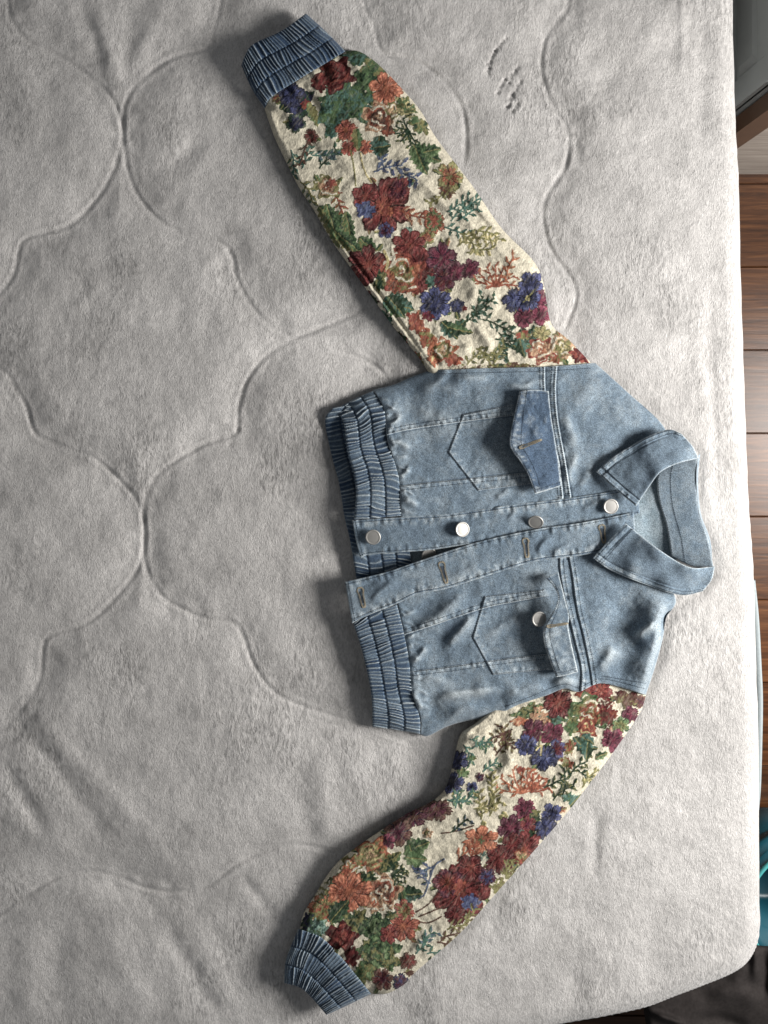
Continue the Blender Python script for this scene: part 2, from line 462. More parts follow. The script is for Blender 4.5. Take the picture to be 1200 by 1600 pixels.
# mattress under the spread
mo = np.array([W(x, y, -30)[:2] for x, y in EDGE]); ctr = np.array([-0.2, 0.1])
mi = mo - np.array([0.012, 0]) - np.where((np.arange(len(mo)) > 18)[:, None], np.array([0.0, -0.012]), 0)
ring = np.vstack([mi, [[-1.16, mi[-1, 1]], [-1.16, mi[0, 1]]]])
V = []; F = []; n = len(ring)
for z in (-0.26, -0.035): V += [(x, y, z) for x, y in ring]
F = [tuple(range(n))[::-1], tuple(range(n, 2 * n))] + [(k, (k + 1) % n, n + (k + 1) % n, n + k) for k in range(n)]
link_mesh('mattress', V, F, 'mattress_cloth', bed, smooth=False)
box('bed_frame', -1.1, 0.50, -0.74, 1.30, zf_ + 0.06, -0.265, 'cabinet_edge', bed, 0.004)
for lx in (-1.0, 0.4):
    for ly in (-0.66, 1.2):
        box('leg', lx, lx + 0.06, ly, ly + 0.06, zf_ + 0.001, zf_ + 0.0595, 'cabinet_edge', bed)

QUILT = [
 [(10, -120), (12, 0), (20, 35), (45, 65), (95, 90), (140, 120), (175, 155), (190, 195), (188, 230), (175, 270), (150, 312), (108, 352), (45, 370), (30, 390), (20, 430), (-10, 470)],
 [(360, -120), (345, 0), (332, 50), (325, 75), (270, 90), (220, 125), (196, 160), (193, 195), (197, 255), (215, 305), (250, 345), (290, 366), (345, 380), (363, 402), (370, 435), (397, 483), (440, 520), (520, 545), (590, 575), (640, 640)],
 [(371, 672), (373, 634), (387, 592), (417, 555), (458, 530), (520, 505), (575, 480), (640, 440)],
 [(371, 672), (362, 680), (317, 695), (254, 734), (229, 772), (225, 805), (227, 830), (227, 880), (242, 917), (267, 942), (321, 967), (362, 972), (379, 992), (392, 1030), (408, 1058), (433, 1085), (479, 1106), (560, 1130), (640, 1160)],
 [(-120, 520), (0, 576), (25, 609), (42, 638), (54, 676), (83, 692), (142, 713), (183, 747), (212, 780), (223, 813), (220, 876), (187, 926), (137, 972), (79, 992), (67, 1013), (62, 1060), (37, 1102), (0, 1140), (-100, 1200)],
 [(-100, 1500), (0, 1427), (42, 1397), (96, 1368), (146, 1362), (183, 1370), (233, 1389), (283, 1393), (325, 1383), (367, 1352), (400, 1333), (458, 1320), (520, 1330), (600, 1350)],
 [(560, -120), (567, 0), (583, 37), (590, 67), (603, 85), (643, 93), (677, 113), (707, 143), (723, 173), (728, 213), (722, 262), (690, 330)],
 [(900, -120), (888, 0), (880, 23), (857, 50), (847, 80), (847, 117), (860, 157), (880, 190), (888, 217), (883, 260), (857, 300), (848, 330), (853, 370), (868, 402), (894, 438), (899, 468), (883, 513), (870, 540)],
]
BEDF = [  # soft folds in the spread: line, width, height
 ([(30, 1080), (110, 1180), (180, 1250), (260, 1350)], 13, 5), ([(0, 1120), (80, 1190), (140, 1270), (205, 1350)], 12, -5), ([(0, 1190), (40, 1250), (70, 1310)], 11, -6),
 ([(0, 1260), (60, 1310), (130, 1350)], 14, 4), ([(230, 1400), (262, 1450), (300, 1520), (350, 1600)], 11, -4.5), ([(280, 1420), (330, 1500), (380, 1590)], 15, 4),
 ([(160, 1420), (190, 1500), (230, 1610)], 18, 4), ([(60, 1440), (40, 1530), (60, 1620)], 16, 4), ([(100, 1430), (90, 1520), (110, 1620)], 16, -4),
 ([(365, 1355), (400, 1400), (440, 1440)], 8, -3.5), ([(150, -10), (165, 60), (182, 140)], 10, 4), ([(205, -10), (203, 60), (195, 140)], 10, -4), ([(260, -20), (235, 50), (205, 120)], 12, 4.5),
 ([(120, 0), (140, 50), (165, 110)], 9, -4), ([(330, 200), (290, 240), (250, 280)], 12, -4), ([(340, 230), (300, 270), (265, 310)], 11, 3.5), ([(60, 100), (80, 170), (70, 250)], 14, -3),
 ([(300, 250), (280, 300), (265, 350)], 9, -3), ([(450, 100), (420, 200), (440, 300)], 25, 3),
 ([(1065, -20), (1066, 60), (1064, 130)], 5, 3), ([(1095, 0), (1100, 120), (1090, 240)], 10, -4), ([(1108, 420), (1112, 560), (1118, 700), (1122, 830)], 7, -3), ([(1085, 470), (1095, 600), (1100, 700)], 10, 2),
 ([(905, 60), (960, 120), (1010, 110)], 16, -5), ([(900, 130), (950, 190), (1000, 170)], 16, 5), ([(890, 180), (930, 150), (990, 80)], 14, -4), ([(960, 30), (1000, 60), (1040, 40)], 16, 4),
 ([(935, 1260), (930, 1320), (928, 1380)], 8, -5), ([(950, 1290), (990, 1300), (1010, 1285)], 13, -3.5), ([(905, 1480), (902, 1560), (910, 1640)], 12, -4.5), ([(925, 1500), (930, 1590), (940, 1650)], 13, 3),
 ([(700, 1520), (680, 1570), (690, 1640)], 14, 3), ([(1060, 1120), (1100, 1180), (1090, 1260)], 18, -3), ([(480, 1180), (470, 1260), (490, 1330)], 16, -4), ([(500, 1170), (505, 1250), (520, 1320)], 14, 4),
 ([(60, 560), (90, 600), (130, 640)], 14, -3), ([(330, 760), (360, 830), (400, 880)], 22, 3), ([(800, 200), (770, 300), (800, 380)], 22, -2.5), ([(700, 30), (690, 60), (650, 80)], 18, 3),
]
st = 2.3
gx = np.r_[np.arange(-540, -120, 14.), np.arange(-120, 1330, st)]; gy = np.r_[np.arange(-540, -100, 14.), np.arange(-100, 1700, st), np.arange(1700, 1950, 7.)]
X, Y = np.meshgrid(gx, gy)
E = spline(EDGE, 6)
poly = np.vstack([E, [[-900, 1900], [-900, -560]]])
ins = inside(X, Y, poly)
# nearest point of the edge for the part that hangs down
dE, sE, _ = polydist(X, Y, E, far=200, dense=False)
cum = np.r_[0, np.cumsum(np.hypot(*np.diff(E, axis=0).T))]
ex = np.interp(sE, cum, E[:, 0]); ey = np.interp(sE, cum, E[:, 1])
Z = 9 * fbm(X / 170, Y / 170, 3, 3) + 4.0 * fbm(X / 45, Y / 45, 9, 3) + 1.0 * fbm(X / 11, Y / 14, 21, 2)
dq = np.full_like(Z, 1e6)
for q in QUILT:
    d, s, g = polydist(X, Y, q, far=75)
    jj = np.clip(.75 + 2.2 * fbm(s / 55, s * 0, 5, 3), .12, 1.5)
    Z += -1.9 * np.exp(-(d / 3.2) ** 2) * jj + .5 * np.exp(-((d - 7) / 3.0) ** 2)
    dq = np.minimum(dq, d)
    Z += 1.0 * np.sin(s / 7.5 + 3 * fbm(s / 40, s * 0, 8, 2)) * np.exp(-((d - 9) / 7.0) ** 2) * np.clip(fbm(s / 60, s * 0, 3, 2) * 4 + .2, 0, 1)
Z += -6.5 * np.exp(-(dq / 30.0) ** 2)
for (p, w, a) in BEDF:
    Z += ridge(X, Y, p, w * 1.25, a * .62)
# handprint-like brushed dents
random.seed(11)
for (cx, cy, n, L0, an) in ((783, 70, 6, 6, 1.9), (768, 92, 6, 6, 1.0), (762, 110, 4, 6, .8), (800, 118, 7, 7, 1.0), (783, 134, 6, 6, 1.1), (806, 140, 7, 7, 1.2), (794, 160, 5, 6, .8), (806, 168, 5, 5, 1.3)):
    for i in range(n):          # rows of short strokes brushed into the pile
        x = cx + (i - n / 2) * 2.6 + random.gauss(0, 1.2); y = cy - (i - n / 2) * 4.2 + random.gauss(0, 1.6); L = random.uniform(.6, 1.2) * L0
        Z += ridge(X, Y, [(x, y), (x + L * math.cos(an), y - L * math.sin(an))], 2.4, -2.9)
# flatten under the jacket so that the garment presses into the pile
mask = np.zeros_like(Z)
for pg in (BODY, SL1_L + SL1_R[::-1], SL2_R + SL2_L[::-1], CUFF1, CUFF2):
    d, _, _ = polydist(X, Y, pg + [pg[0]], far=40, dense=False)
    sd = np.where(inside(X, Y, pg), -d, d)
    mask = np.maximum(mask, np.clip(1 - (sd + 6) / 26.0, 0, 1))
mask = mask * mask * (3 - 2 * mask)
Z = Z * (1 - mask) + mask * (-3.0)
# edge: rounded shoulder then the drop
w = 26.0
sd = np.where(ins, dE, 0)
Z = Z * np.clip(sd / 60, 0.15, 1) - 20 * (1 - roll(sd, w))
out = ~ins
Zd = -20 - np.clip(dE, 0, 110)
bil = 4 * np.sin(sE / 55.0) + 5 * fbm(sE / 30, dE / 60, 4, 2)
Xo = np.where(out, ex + np.where(ey < 1440, 1, .3) * bil * np.clip(dE / 60, 0, 1) * .5 - 3 * np.clip(dE / 40, 0, 1), X)
Yo = np.where(out, ey, Y)
Zo = np.where(out, Zd, Z)
tn = fbm(X / 75, Y / 60, 31, 4) * 0.36 + np.clip(fbm(X / 22, Y / 30, 41, 3) - 0.12, 0, 1) * -0.55
bc = np.array([0.560, 0.543, 0.528]) * (1 + tn)[..., None]
# the part that hangs keeps to plan position (vertical drop), so place it without the sight-line factor
k = np.where(out, (D + 20) / D, (D - Zo) / D)
Vb = np.stack([((Xo - NX) * k + NX - 600) / 1000, -((Yo - NY) * k + NY - 800) / 1000, Zo / 1000], -1).reshape(-1, 3)
keep = (~out | (dE < 105)).ravel()
Fb = grid_faces(X.shape[0], X.shape[1]); Fb = Fb[keep[Fb].all(1)]
used = np.unique(Fb); remap = -np.ones(len(Vb), int); remap[used] = np.arange(len(used))
quilt = link_mesh('quilted_spread', Vb[used], remap[Fb], 'plush', bed, bc.reshape(-1, 3)[used])
# backing edge of the spread showing past the pile on the long side
pe = resample([(1178, 905), (1184, 965), (1188, 1040), (1190, 1090), (1189, 1160), (1187, 1225), (1184, 1262)], 60)
V = []; F = []; m = 8
for i, (x, y) in enumerate(pe):
    c = np.array(W(x - 6.5, y, -30))
    for j in range(m):
        a = 2 * math.pi * j / m
        V.append(c + np.array([0.0075 * math.cos(a), 0, 0.010 * math.sin(a)]))
for i in range(len(pe) - 1):
    for j in range(m): F.append((i * m + j, i * m + (j + 1) % m, (i + 1) * m + (j + 1) % m, (i + 1) * m + j))
link_mesh('edge_binding', V, F, 'binding', bed)

# ------------------------------------------------------------------ jacket
jk = empty('denim_jacket', W(800, 860, 0), 'cropped light blue denim jacket with floral tapestry sleeves lying open on the bed', 'jacket')

# ---- denim body surfaces: height functions in plan mm
def seam_z(X, Y, poly, side=1, step=1.1, groove=1.3, pucker=1.1, lam=6.5, seed=1):
    d, s, g = polydist(X, Y, poly, far=40)
    z = -groove * np.exp(-((d + 0.0) / 1.2) ** 2) + .7 * np.exp(-((d - 2.4) / 1.2) ** 2) * (g * side > 0)
    z = z + step * np.exp(-(d / 11.0) ** 4) * (g * side > 0)
    z = z + pucker * 2.2 * (noise(s / 4.2, d / 14, seed + 60) - .5) * np.exp(-((d - 5) / 4.5) ** 2) * np.where(g * side > 0, 1, .5)
    return z
def seam_f(X, Y, poly, side=1, seed=1, a=0.50, dkk=.45):
    d, s, g = polydist(X, Y, poly, far=40)
    f = a * 1.3 * np.exp(-((d - 1.2) / 1.1) ** 2) * (g * side > 0)
    f = f + a * np.exp(-((d - 6) / 4.5) ** 2) * (g * side > 0) * (1.6 * noise(s / 3.4, d / 9, seed) - .55)
    return f - dkk * np.exp(-(d / 1.0) ** 2)
def base_fade(X, Y, seed):
    return 0.46 * fbm(X / 60, Y / 60, seed, 3) + 0.26 * fbm(X / 16, Y / 16, seed + 2, 3) + 0.22 * fbm(X / 6, Y / 6, seed + 5, 2)

UP = dict(
 cps=[(600, 628, 20), (612, 700, 30), (626, 790, 27), (700, 690, 29), (760, 620, 26), (720, 600, 22), (690, 580, 15), (770, 577, 18), (850, 576, 20), (925, 570, 16), (880, 700, 27), (980, 616, 12), (1035, 666, 10), (940, 700, 27), (990, 757, 24), (700, 800, 25), (850, 782, 25), (960, 640, 19), (640, 600, 14)],
 seams=[([(606, 680), (640, 672), (700, 663), (760, 655), (800, 650)], -1), ([(626, 758), (680, 752), (760, 744), (830, 737)], 1), ([(871, 574), (869, 612), (873, 660), (884, 720), (893, 776)], 1), ([(852, 574), (853, 612), (862, 680), (874, 720), (881, 778)], 1)],
 pocket=[(792, 633), (723, 647), (712, 676), (700, 707), (722, 738), (747, 767), (790, 765), (827, 757)],
 folds=[([(604, 665), (618, 660), (628, 645)], 5, 2.2), ([(606, 690), (625, 692), (645, 704)], 6, 3.5), ([(622, 745), (634, 738), (641, 725)], 4, 3), ([(628, 770), (645, 785), (655, 795)], 6, 3), ([(640, 615), (690, 605), (740, 612)], 15, 3), ([(780, 598), (815, 604), (845, 592)], 7, 3.2), ([(700, 588), (740, 590), (780, 585)], 6, 2.2),
        ([(606, 622), (622, 640), (624, 662)], 9, 2.5), ([(900, 640), (930, 600), (950, 590)], 18, 2.5), ([(905, 700), (890, 740), (895, 765)], 8, 3), ([(930, 720), (915, 750), (900, 770)], 7, 2), ([(770, 780), (786, 772), (800, 760)], 6, 2), ([(650, 640), (680, 650), (700, 640)], 10, 2), ([(880, 640), (895, 680), (898, 710)], 9, 3.5), ([(700, 560), (690, 590), (660, 610)], 8, 2)])
LO = dict(
 cps=[(629, 980, 28), (643, 1060, 26), (660, 1130, 16), (700, 930, 27), (740, 1000, 29), (800, 960, 28), (800, 1060, 27), (720, 1100, 23), (777, 1115, 22), (853, 1082, 24), (900, 1076, 24), (940, 1066, 23), (1005, 1080, 24), (1026, 1000, 40), (1034, 960, 40), (1018, 1045, 34), (968, 1000, 17), (966, 1040, 18), (972, 960, 18), (985, 860, 24), (940, 960, 28), (940, 1020, 27), (900, 880, 26), (1060, 940, 22), (700, 1125, 16)],
 seams=[([(634, 992), (680, 977), (754, 952), (800, 942), (849, 933)], -1), ([(643, 1048), (700, 1041), (757, 1033), (800, 1027), (856, 1021)], 1), ([(873, 870), (874, 892), (880, 930), (893, 985), (907, 1045), (906, 1082)], -1), ([(887, 867), (893, 900), (900, 950), (912, 1000), (921, 1045), (925, 1074)], -1)],
 pocket=[(848, 921), (800, 925), (757, 930), (748, 962), (738, 996), (754, 1026), (770, 1055), (800, 1053), (856, 1047)],
 folds=[([(640, 990), (690, 960), (730, 925)], 12, 5), ([(630, 965), (660, 945), (700, 925)], 8, -3.5), ([(690, 1020), (720, 985), (750, 950)], 9, 5), ([(676, 1015), (700, 985), (720, 960)], 8, -4), ([(748, 1005), (790, 975), (830, 955)], 9, 2.5), ([(640, 1040), (655, 1025), (670, 1005)], 6, 4), ([(680, 1110), (690, 1090), (730, 1082), (790, 1075)], 9, 6), ([(672, 1128), (678, 1108), (690, 1100)], 6, -4), ([(700, 1120), (760, 1095), (820, 1085)], 10, -4), ([(690, 1140), (720, 1110), (760, 1100)], 9, 3),
        ([(860, 1072), (880, 1062), (905, 1068)], 8, 5), ([(780, 1090), (830, 1075), (860, 1068)], 12, 4), ([(905, 1060), (930, 1042), (950, 1020)], 9, -4), ([(925, 1050), (950, 1030), (960, 1000)], 11, 5), ([(988, 1000), (1005, 985), (1030, 970)], 8, 6), ([(985, 1020), (1005, 1005), (1030, 992)], 8, -5), ([(905, 930), (910, 960), (908, 1000)], 8, -4), ([(650, 1070), (670, 1060), (700, 1062)], 9, 2.5), ([(640, 1080), (652, 1095), (660, 1110)], 6, 3)])
_rg = random.Random(5)
for PD_, sm in ((UP, [(592, 622), (602, 645), (605, 687), (618, 727), (624, 753), (627, 800)]), (LO, [(623, 950), (630, 980), (640, 1031), (645, 1079), (657, 1120)])):
    pp = resample(sm, 26)
    for (x, y) in pp:
        L_ = _rg.uniform(8, 30); a_ = _rg.uniform(-.5, .5)
        PD_['folds'].append(([(x - 2, y), (x + L_ * .5, y + L_ * .5 * a_), (x + L_, y + L_ * a_ * 1.4)], _rg.uniform(2.2, 4.5), _rg.uniform(.6, 2.0)))
def sharp(p):
    out = []
    for a, b in zip(p[:-1], p[1:]):
        for t in (0, .06, .3, .7, .94): out.append((a[0] + (b[0] - a[0]) * t, a[1] + (b[1] - a[1]) * t))
    return out + [p[-1]]
UP['pocket'] = sharp([(792, 633), (723, 647), (700, 707), (747, 767), (827, 757)])
LO['pocket'] = sharp([(848, 921), (757, 931), (738, 996), (770, 1055), (856, 1047)])
def panel_z(PD, foldline, fw, zedge, seed):
    def zf(X, Y):
        X = np.asarray(X, float); Y = np.asarray(Y, float)
        z = idw(X, Y, PD['cps']) + 8.0 * fbm(X / 60, Y / 60, seed, 3) + 2.4 * fbm(X / 15, Y / 15, seed + 3, 3)
        for (p, w, a) in PD['folds']: z = z + (crease(X, Y, p, w, 1.35 * a) if a > 0 else ridge(X, Y, p, w * 2.0, .5 * a))
        for i, (p, sd) in enumerate(PD['seams']): z = z + seam_z(X, Y, p, sd, seed=seed + i)
        z = z + seam_z(X, Y, PD['pocket'], -1, 0.9, .7, 0.6, seed=seed + 9)
        for (fl, w_, ze) in foldline:
            d, s, g = polydist(X, Y, fl, far=80)
            z = ze + (z - ze) * roll(d, w_)
        return z
    return zf
zup = panel_z(UP, [([(560, 618), (587, 607), (617, 599), (640, 589), (673, 578)], 26, 3), ([(928, 566), (982, 614), (1040, 668)], 20, 5)], 26, 3, 101)
zlo = panel_z(LO, [([(640, 1148), (669, 1151), (697, 1137), (723, 1129), (777, 1121)], 22, 3), ([(1009, 1088), (1023, 1043), (1036, 996), (1040, 962), (1064, 942)], 14, 5)], 22, 3, 151)

def denim_panel(name, parent, top, bottom, left, right, zf, fadef, step=1.1, thick=1.3, tint=None, edge=1.0, efade=0.35, zbmin=None):
    X, Y, U, V = coons(top, bottom, left, right, step)
    Z = zf(X, Y) if zf.__code__.co_argcount == 2 else zf(X, Y, U, V)
    de = edge_px(X, Y)
    Zt = Z - edge * np.exp(-(de / 1.1))
    Zb = Z - thick - 0.3 * (1 - np.exp(-(de / 2)))
    f = fadef(X, Y, U, V) + efade * np.exp(-(de / 1.3) ** 2)
    def blur(a, k):
        for ax in (0, 1):
            n_ = a.shape[ax]; kk = min(k, max(1, n_ // 4)); p_ = np.pad(a, [(kk + 1, kk) if q == ax else (0, 0) for q in (0, 1)], mode='edge')
            c_ = np.cumsum(p_, axis=ax); w_ = 2 * kk + 1
            a = (np.take(c_, np.arange(w_, w_ + n_), ax) - np.take(c_, np.arange(0, n_), ax)) / w_
        return a
    if min(X.shape) > 12:
        hi = Z - blur(blur(Z, 5), 5)                         # raised pleats and seam edges are rubbed pale
        f = f + np.clip(.13 * hi, 0, .24)
    o = sheet(name, X, Y, Zt, Zb, denim_col(f, tint), 'denim', parent)
    return o, X, Y, Z, U, V

def fade_panel(PD, seed):
    def ff(X, Y, U, V):
        f = base_fade(X, Y, seed) + 0.04
        for i, (p, sd) in enumerate(PD['seams']): f = f + seam_f(X, Y, p, sd, seed + i)
        f = f + seam_f(X, Y, PD['pocket'], -1, seed + 7, 0.40, .30)
        for (p, w, a) in PD['folds']: f = f + crease(X, Y, p, w * .8, 0.05 * a)
        return f
    return ff
# back of the jacket, seen inside the neck and the hem
def zback(X, Y):
    d1, _, _ = polydist(X, Y, [(1030, 735), (1028, 782), (1042, 823), (1048, 866)], far=60)
    mid = np.exp(-((X - 790) / 130) ** 4) * np.exp(-((Y - 850) / 210) ** 4)  # hidden bulge added to block light passing through the body
    return 4 + 13 * mid + 7 * np.exp(-(d1 / 22) ** 2) + 3 * fbm(X / 30, Y / 30, 77, 3) + 4 * np.exp(-((X - 1000) / 40) ** 2) * np.exp(-((Y - 800) / 40) ** 2)
bk = denim_panel('back_panel', jk, [(600, 622), (700, 590), (930, 585), (1040, 690)], [(620, 1130), (700, 1120), (880, 1066), (1000, 1070)], [(600, 622), (625, 760), (640, 900), (640, 1000), (620, 1130)], [(1040, 690), (1050, 760), (1060, 850), (1040, 940), (1000, 1070)], zback,
            lambda X, Y, U, V: base_fade(X, Y, 7) + .22, step=3.0, tint=(0.20, 0.27, 0.32))[0]

def ribs(n, rows, seed, amp=2.6, slant=0.0):
    """gathered elastic: short pleats between rows of stitching; returns height and tone (worn crests, shade painted in valleys) from (across, along)"""
    rng = np.random.RandomState(seed)
    def fn(A, B, Lacross):
        r = np.clip((A * rows).astype(int), 0, rows - 1); fr = A * rows - r
        t = n * B + 2.0 * (noise(B * n * .30, r * 7.3 + 0.5, seed) - .5) + .35 * (noise(B * n * .5, A * rows * 1.3, seed + 4) - .5) + slant * A + .8 * (noise(B * n * .22, r * 5.1 + 3, seed + 21) - .5) * (fr - .5) * 2 + 1.2 * (noise(B * 6, A * 2.5, seed + 2) - .5) + r * 0.37
        k = np.floor(t); x = t - k
        a = 0.25 + 0.95 * _hash(k.astype(int), r.astype(int), seed + 5)
        cx = 0.35 + 0.3 * _hash(k.astype(int), r.astype(int), seed + 8)
        crest = np.exp(-((x - cx) / 0.17) ** 2)
        pin = np.exp(-(np.minimum(fr, 1 - fr) * Lacross / rows / 1.6) ** 2)
        edge0 = (A * Lacross < 2.0) | ((1 - A) * Lacross < 2.0)
        pin = np.where(edge0, 0.25 * pin, pin)
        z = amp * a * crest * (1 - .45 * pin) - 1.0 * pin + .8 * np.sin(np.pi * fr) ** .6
        f = .95 * a * np.exp(-((x - cx) / 0.13) ** 2) * (1 - .8 * pin) - .8 * (1 - crest) * (.25 + .95 * noise(t * .5, r * 3.1, seed + 12)) - .3 * pin + .10  # pale worn crests; shade painted into the valleys and stitch rows
        return z, f
    return fn

def rib_panel(name, parent, top, bottom, left, right, zf, n, rows, seed, amp=2.6, slant=0., axis='u', step=1.0, fade0=0.0, tint=None):
    """axis: the grid direction that runs ACROSS the band"""
    X, Y, U, V = coons(top, bottom, left, right, step)
    A, B = (U, V) if axis == 'u' else (V, U)
    La = max(plen(top), plen(bottom)) if axis == 'u' else max(plen(left), plen(right))
    rz, rf = ribs(n, rows, seed, amp, slant)(A, B, La)
    Z = zf(X, Y) + rz; de = edge_px(X, Y)
    Zt = Z - 1.0 * np.exp(-de / 1.1)
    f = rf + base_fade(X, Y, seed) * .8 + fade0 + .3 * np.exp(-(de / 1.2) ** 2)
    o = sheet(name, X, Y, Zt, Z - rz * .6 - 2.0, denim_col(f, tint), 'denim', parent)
    paths = []
    for r_ in range(1, rows):
        q = r_ / rows
        paths.append(iso(X, Y, Z, U, V, u=q, lift=.3) if axis == 'u' else iso(X, Y, Z, U, V, v=q, lift=.3))
    stitching(o, paths, pitch=3.0, w=0.8)
    return o

# waistband: back layer (inside face), then the two front pieces
def zbw(X, Y):
    return 4 + 9 * np.exp(-((Y - 640) / 22) ** 2) * np.clip((600 - X) / 60, 0, 1) + 10 * np.exp(-((Y - 880) / 45) ** 2)  # last term: rise added in the placket gap to block light past the hem
wb_back = rib_panel('back_waistband', jk, [(520, 637), (560, 630), (600, 628)], [(562, 930), (600, 935), (652, 940)], [(520, 637), (508, 657), (517, 707), (530, 757), (538, 807), (546, 840), (555, 893), (562, 930)],
          [(600, 628), (612, 700), (628, 770), (640, 860), (652, 940)], zbw, 44, 4, 61, 2.4, fade0=-.25)
WBU_T = [(525, 639), (552, 624), (583, 610)]
def zwu(X, Y):
    z = idw(X, Y, [(530, 645, 12), (540, 665, 22), (545, 710, 29), (555, 770, 30), (553, 808, 28), (600, 660, 26), (620, 740, 30), (626, 800, 27), (590, 625, 14), (580, 640, 22)])
    d, _, _ = polydist(X, Y, [(510, 647), (525, 638), (552, 623), (583, 608), (600, 600)], far=60)
    return 3 + (z - 3) * roll(d, 24) + 2.0 * fbm(X / 30, Y / 30, 5, 2)
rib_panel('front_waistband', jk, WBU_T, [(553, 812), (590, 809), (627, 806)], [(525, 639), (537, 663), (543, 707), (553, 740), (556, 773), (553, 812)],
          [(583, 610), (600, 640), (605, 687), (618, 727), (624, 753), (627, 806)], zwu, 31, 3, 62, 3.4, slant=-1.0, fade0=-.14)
def zwl(X, Y):
    z = idw(X, Y, [(560, 985, 27), (570, 1030, 28), (580, 1085, 24), (583, 1130, 14), (630, 970, 28), (645, 1060, 26), (655, 1120, 18), (610, 1000, 29)])
    d, _, _ = polydist(X, Y, [(570, 1136), (582, 1138), (615, 1141), (660, 1150)], far=60)
    return 3 + (z - 3) * roll(d, 20) + 2.0 * fbm(X / 30, Y / 30, 15, 2)
rib_panel('front_waistband', jk, [(552, 974), (574, 962), (620, 944)], [(582, 1136), (615, 1140), (656, 1147)], [(552, 974), (567, 1022), (580, 1085), (582, 1136)],
          [(620, 944), (629, 980), (639, 1031), (644, 1079), (656, 1123), (656, 1147)], zwl, 34, 3, 63, 3.4, slant=-.6, fade0=-.14)

up, X1, Y1, Z1, U1, V1 = denim_panel('front_panel', jk, [(583, 609), (617, 600), (640, 590), (673, 579), (713, 577), (767, 575), (850, 573), (930, 567)], [(626, 809), (700, 805), (800, 791), (883, 781), (963, 769), (992, 764)],
    [(583, 609), (600, 640), (605, 687), (618, 727), (624, 753), (626, 809)], [(930, 567), (982, 614), (1036, 665), (1042, 705), (1015, 742), (992, 764)], zup, fade_panel(UP, 201))
tag(up, 'front panel beside the column of metal buttons')
lo, X2, Y2, Z2, U2, V2 = denim_panel('front_panel', jk, [(621, 941), (653, 925), (697, 917), (773, 893), (837, 874), (900, 866), (937, 859), (990, 845)], [(656, 1148), (669, 1150), (697, 1136), (723, 1128), (773, 1118), (811, 1101), (853, 1087), (882, 1076), (904, 1081), (936, 1068), (970, 1074), (1009, 1086)],
    [(621, 941), (629, 980), (639, 1031), (643, 1079), (657, 1123), (656, 1148)], [(990, 845), (1025, 890), (1056, 936), (1041, 965), (1036, 996), (1024, 1041), (1009, 1086)], zlo, fade_panel(LO, 231))
tag(lo, 'front panel beside the buttonholes, with its lifted pocket flap')
def offs(poly, o):
    p = spline(poly, 6); t = np.gradient(p, axis=0); t /= np.hypot(*t.T)[:, None] + 1e-9
    return p + o * np.c_[-t[:, 1], t[:, 0]]
for (pn, PD, zf) in ((up, UP, zup), (lo, LO, zlo)):
    paths = []
    for p, sd in PD['seams']:
        for o_ in (2.2, 8.0): paths.append(on_surface(offs(p, o_ * sd), zf))
    for o_ in (1.8,): paths.append(on_surface(offs(PD['pocket'], -o_), zf))
    stitching(pn, paths)
stitching(up, [on_surface([(690, 584), (767, 582), (850, 580), (925, 575)], zup)])
stitching(lo, [on_surface([(790, 1104), (830, 1088), (880, 1069), (905, 1074), (935, 1061), (970, 1066), (1010, 1077)], zlo), on_surface([(940, 1056), (975, 1062), (1012, 1068)], zlo)])

# plackets
def zpu(X, Y):
    z = idw(X, Y, [(558, 830, 25), (570, 868, 24), (620, 840, 27), (700, 828, 27), (760, 815, 27), (830, 808, 26), (900, 795, 26), (960, 785, 27), (990, 775, 25)])
    z = z + 2.2 * fbm(X / 26, Y / 26, 301, 3) + 1.0 * fbm(X / 9, Y / 14, 305, 2)
    for p, w, a in (([(770, 800), (780, 790), (790, 786)], 5, 2.5), ([(680, 830), (720, 845), (760, 838)], 10, 2), ([(905, 800), (925, 790), (945, 778)], 6, 2.5), ([(790, 815), (805, 800), (812, 790)], 5, 2.2)): z = z + crease(X, Y, p, w, a)
    for e_ in (PU_T, PU_B): d, s_, g = polydist(X, Y, e_, far=30); z = z + 2.6 * (noise(s_ / 5.5, d / 20, 307) - .5) * np.exp(-((d - 6) / 5.5) ** 2)
    return z
PU_T = [(550, 813), (590, 810), (627, 808), (700, 803), (800, 789), (883, 779), (963, 767), (995, 762)]
PU_B = [(563, 872), (583, 866), (667, 860), (717, 853), (800, 841), (880, 828), (963, 812), (1000, 802)]
fpl = lambda seed, pol, sd: (lambda X, Y, U, V: base_fade(X, Y, seed) + seam_f(X, Y, pol, sd, seed, .35) + .46 * np.exp(-(V / .22) ** 2) * (1.7 * noise(X / 4.2, Y / 7, seed) - .7) + .42 * np.exp(-((1 - V) / .2) ** 2) * (1.7 * noise(X / 4.6, Y / 7, seed + 1) - .7))
pu, X3, Y3, Z3, U3, V3 = denim_panel('button_placket', jk, PU_T, PU_B, [(550, 813), (556, 845), (563, 872)], [(995, 762), (998, 782), (1000, 802)], zpu, fpl(311, [(x, y + 3) for x, y in PU_T], 1), thick=2.0)
stitching(pu, [iso(X3, Y3, Z3, U3, V3, v=.07), iso(X3, Y3, Z3, U3, V3, v=.94), iso(X3, Y3, Z3, U3, V3, u=.012)])
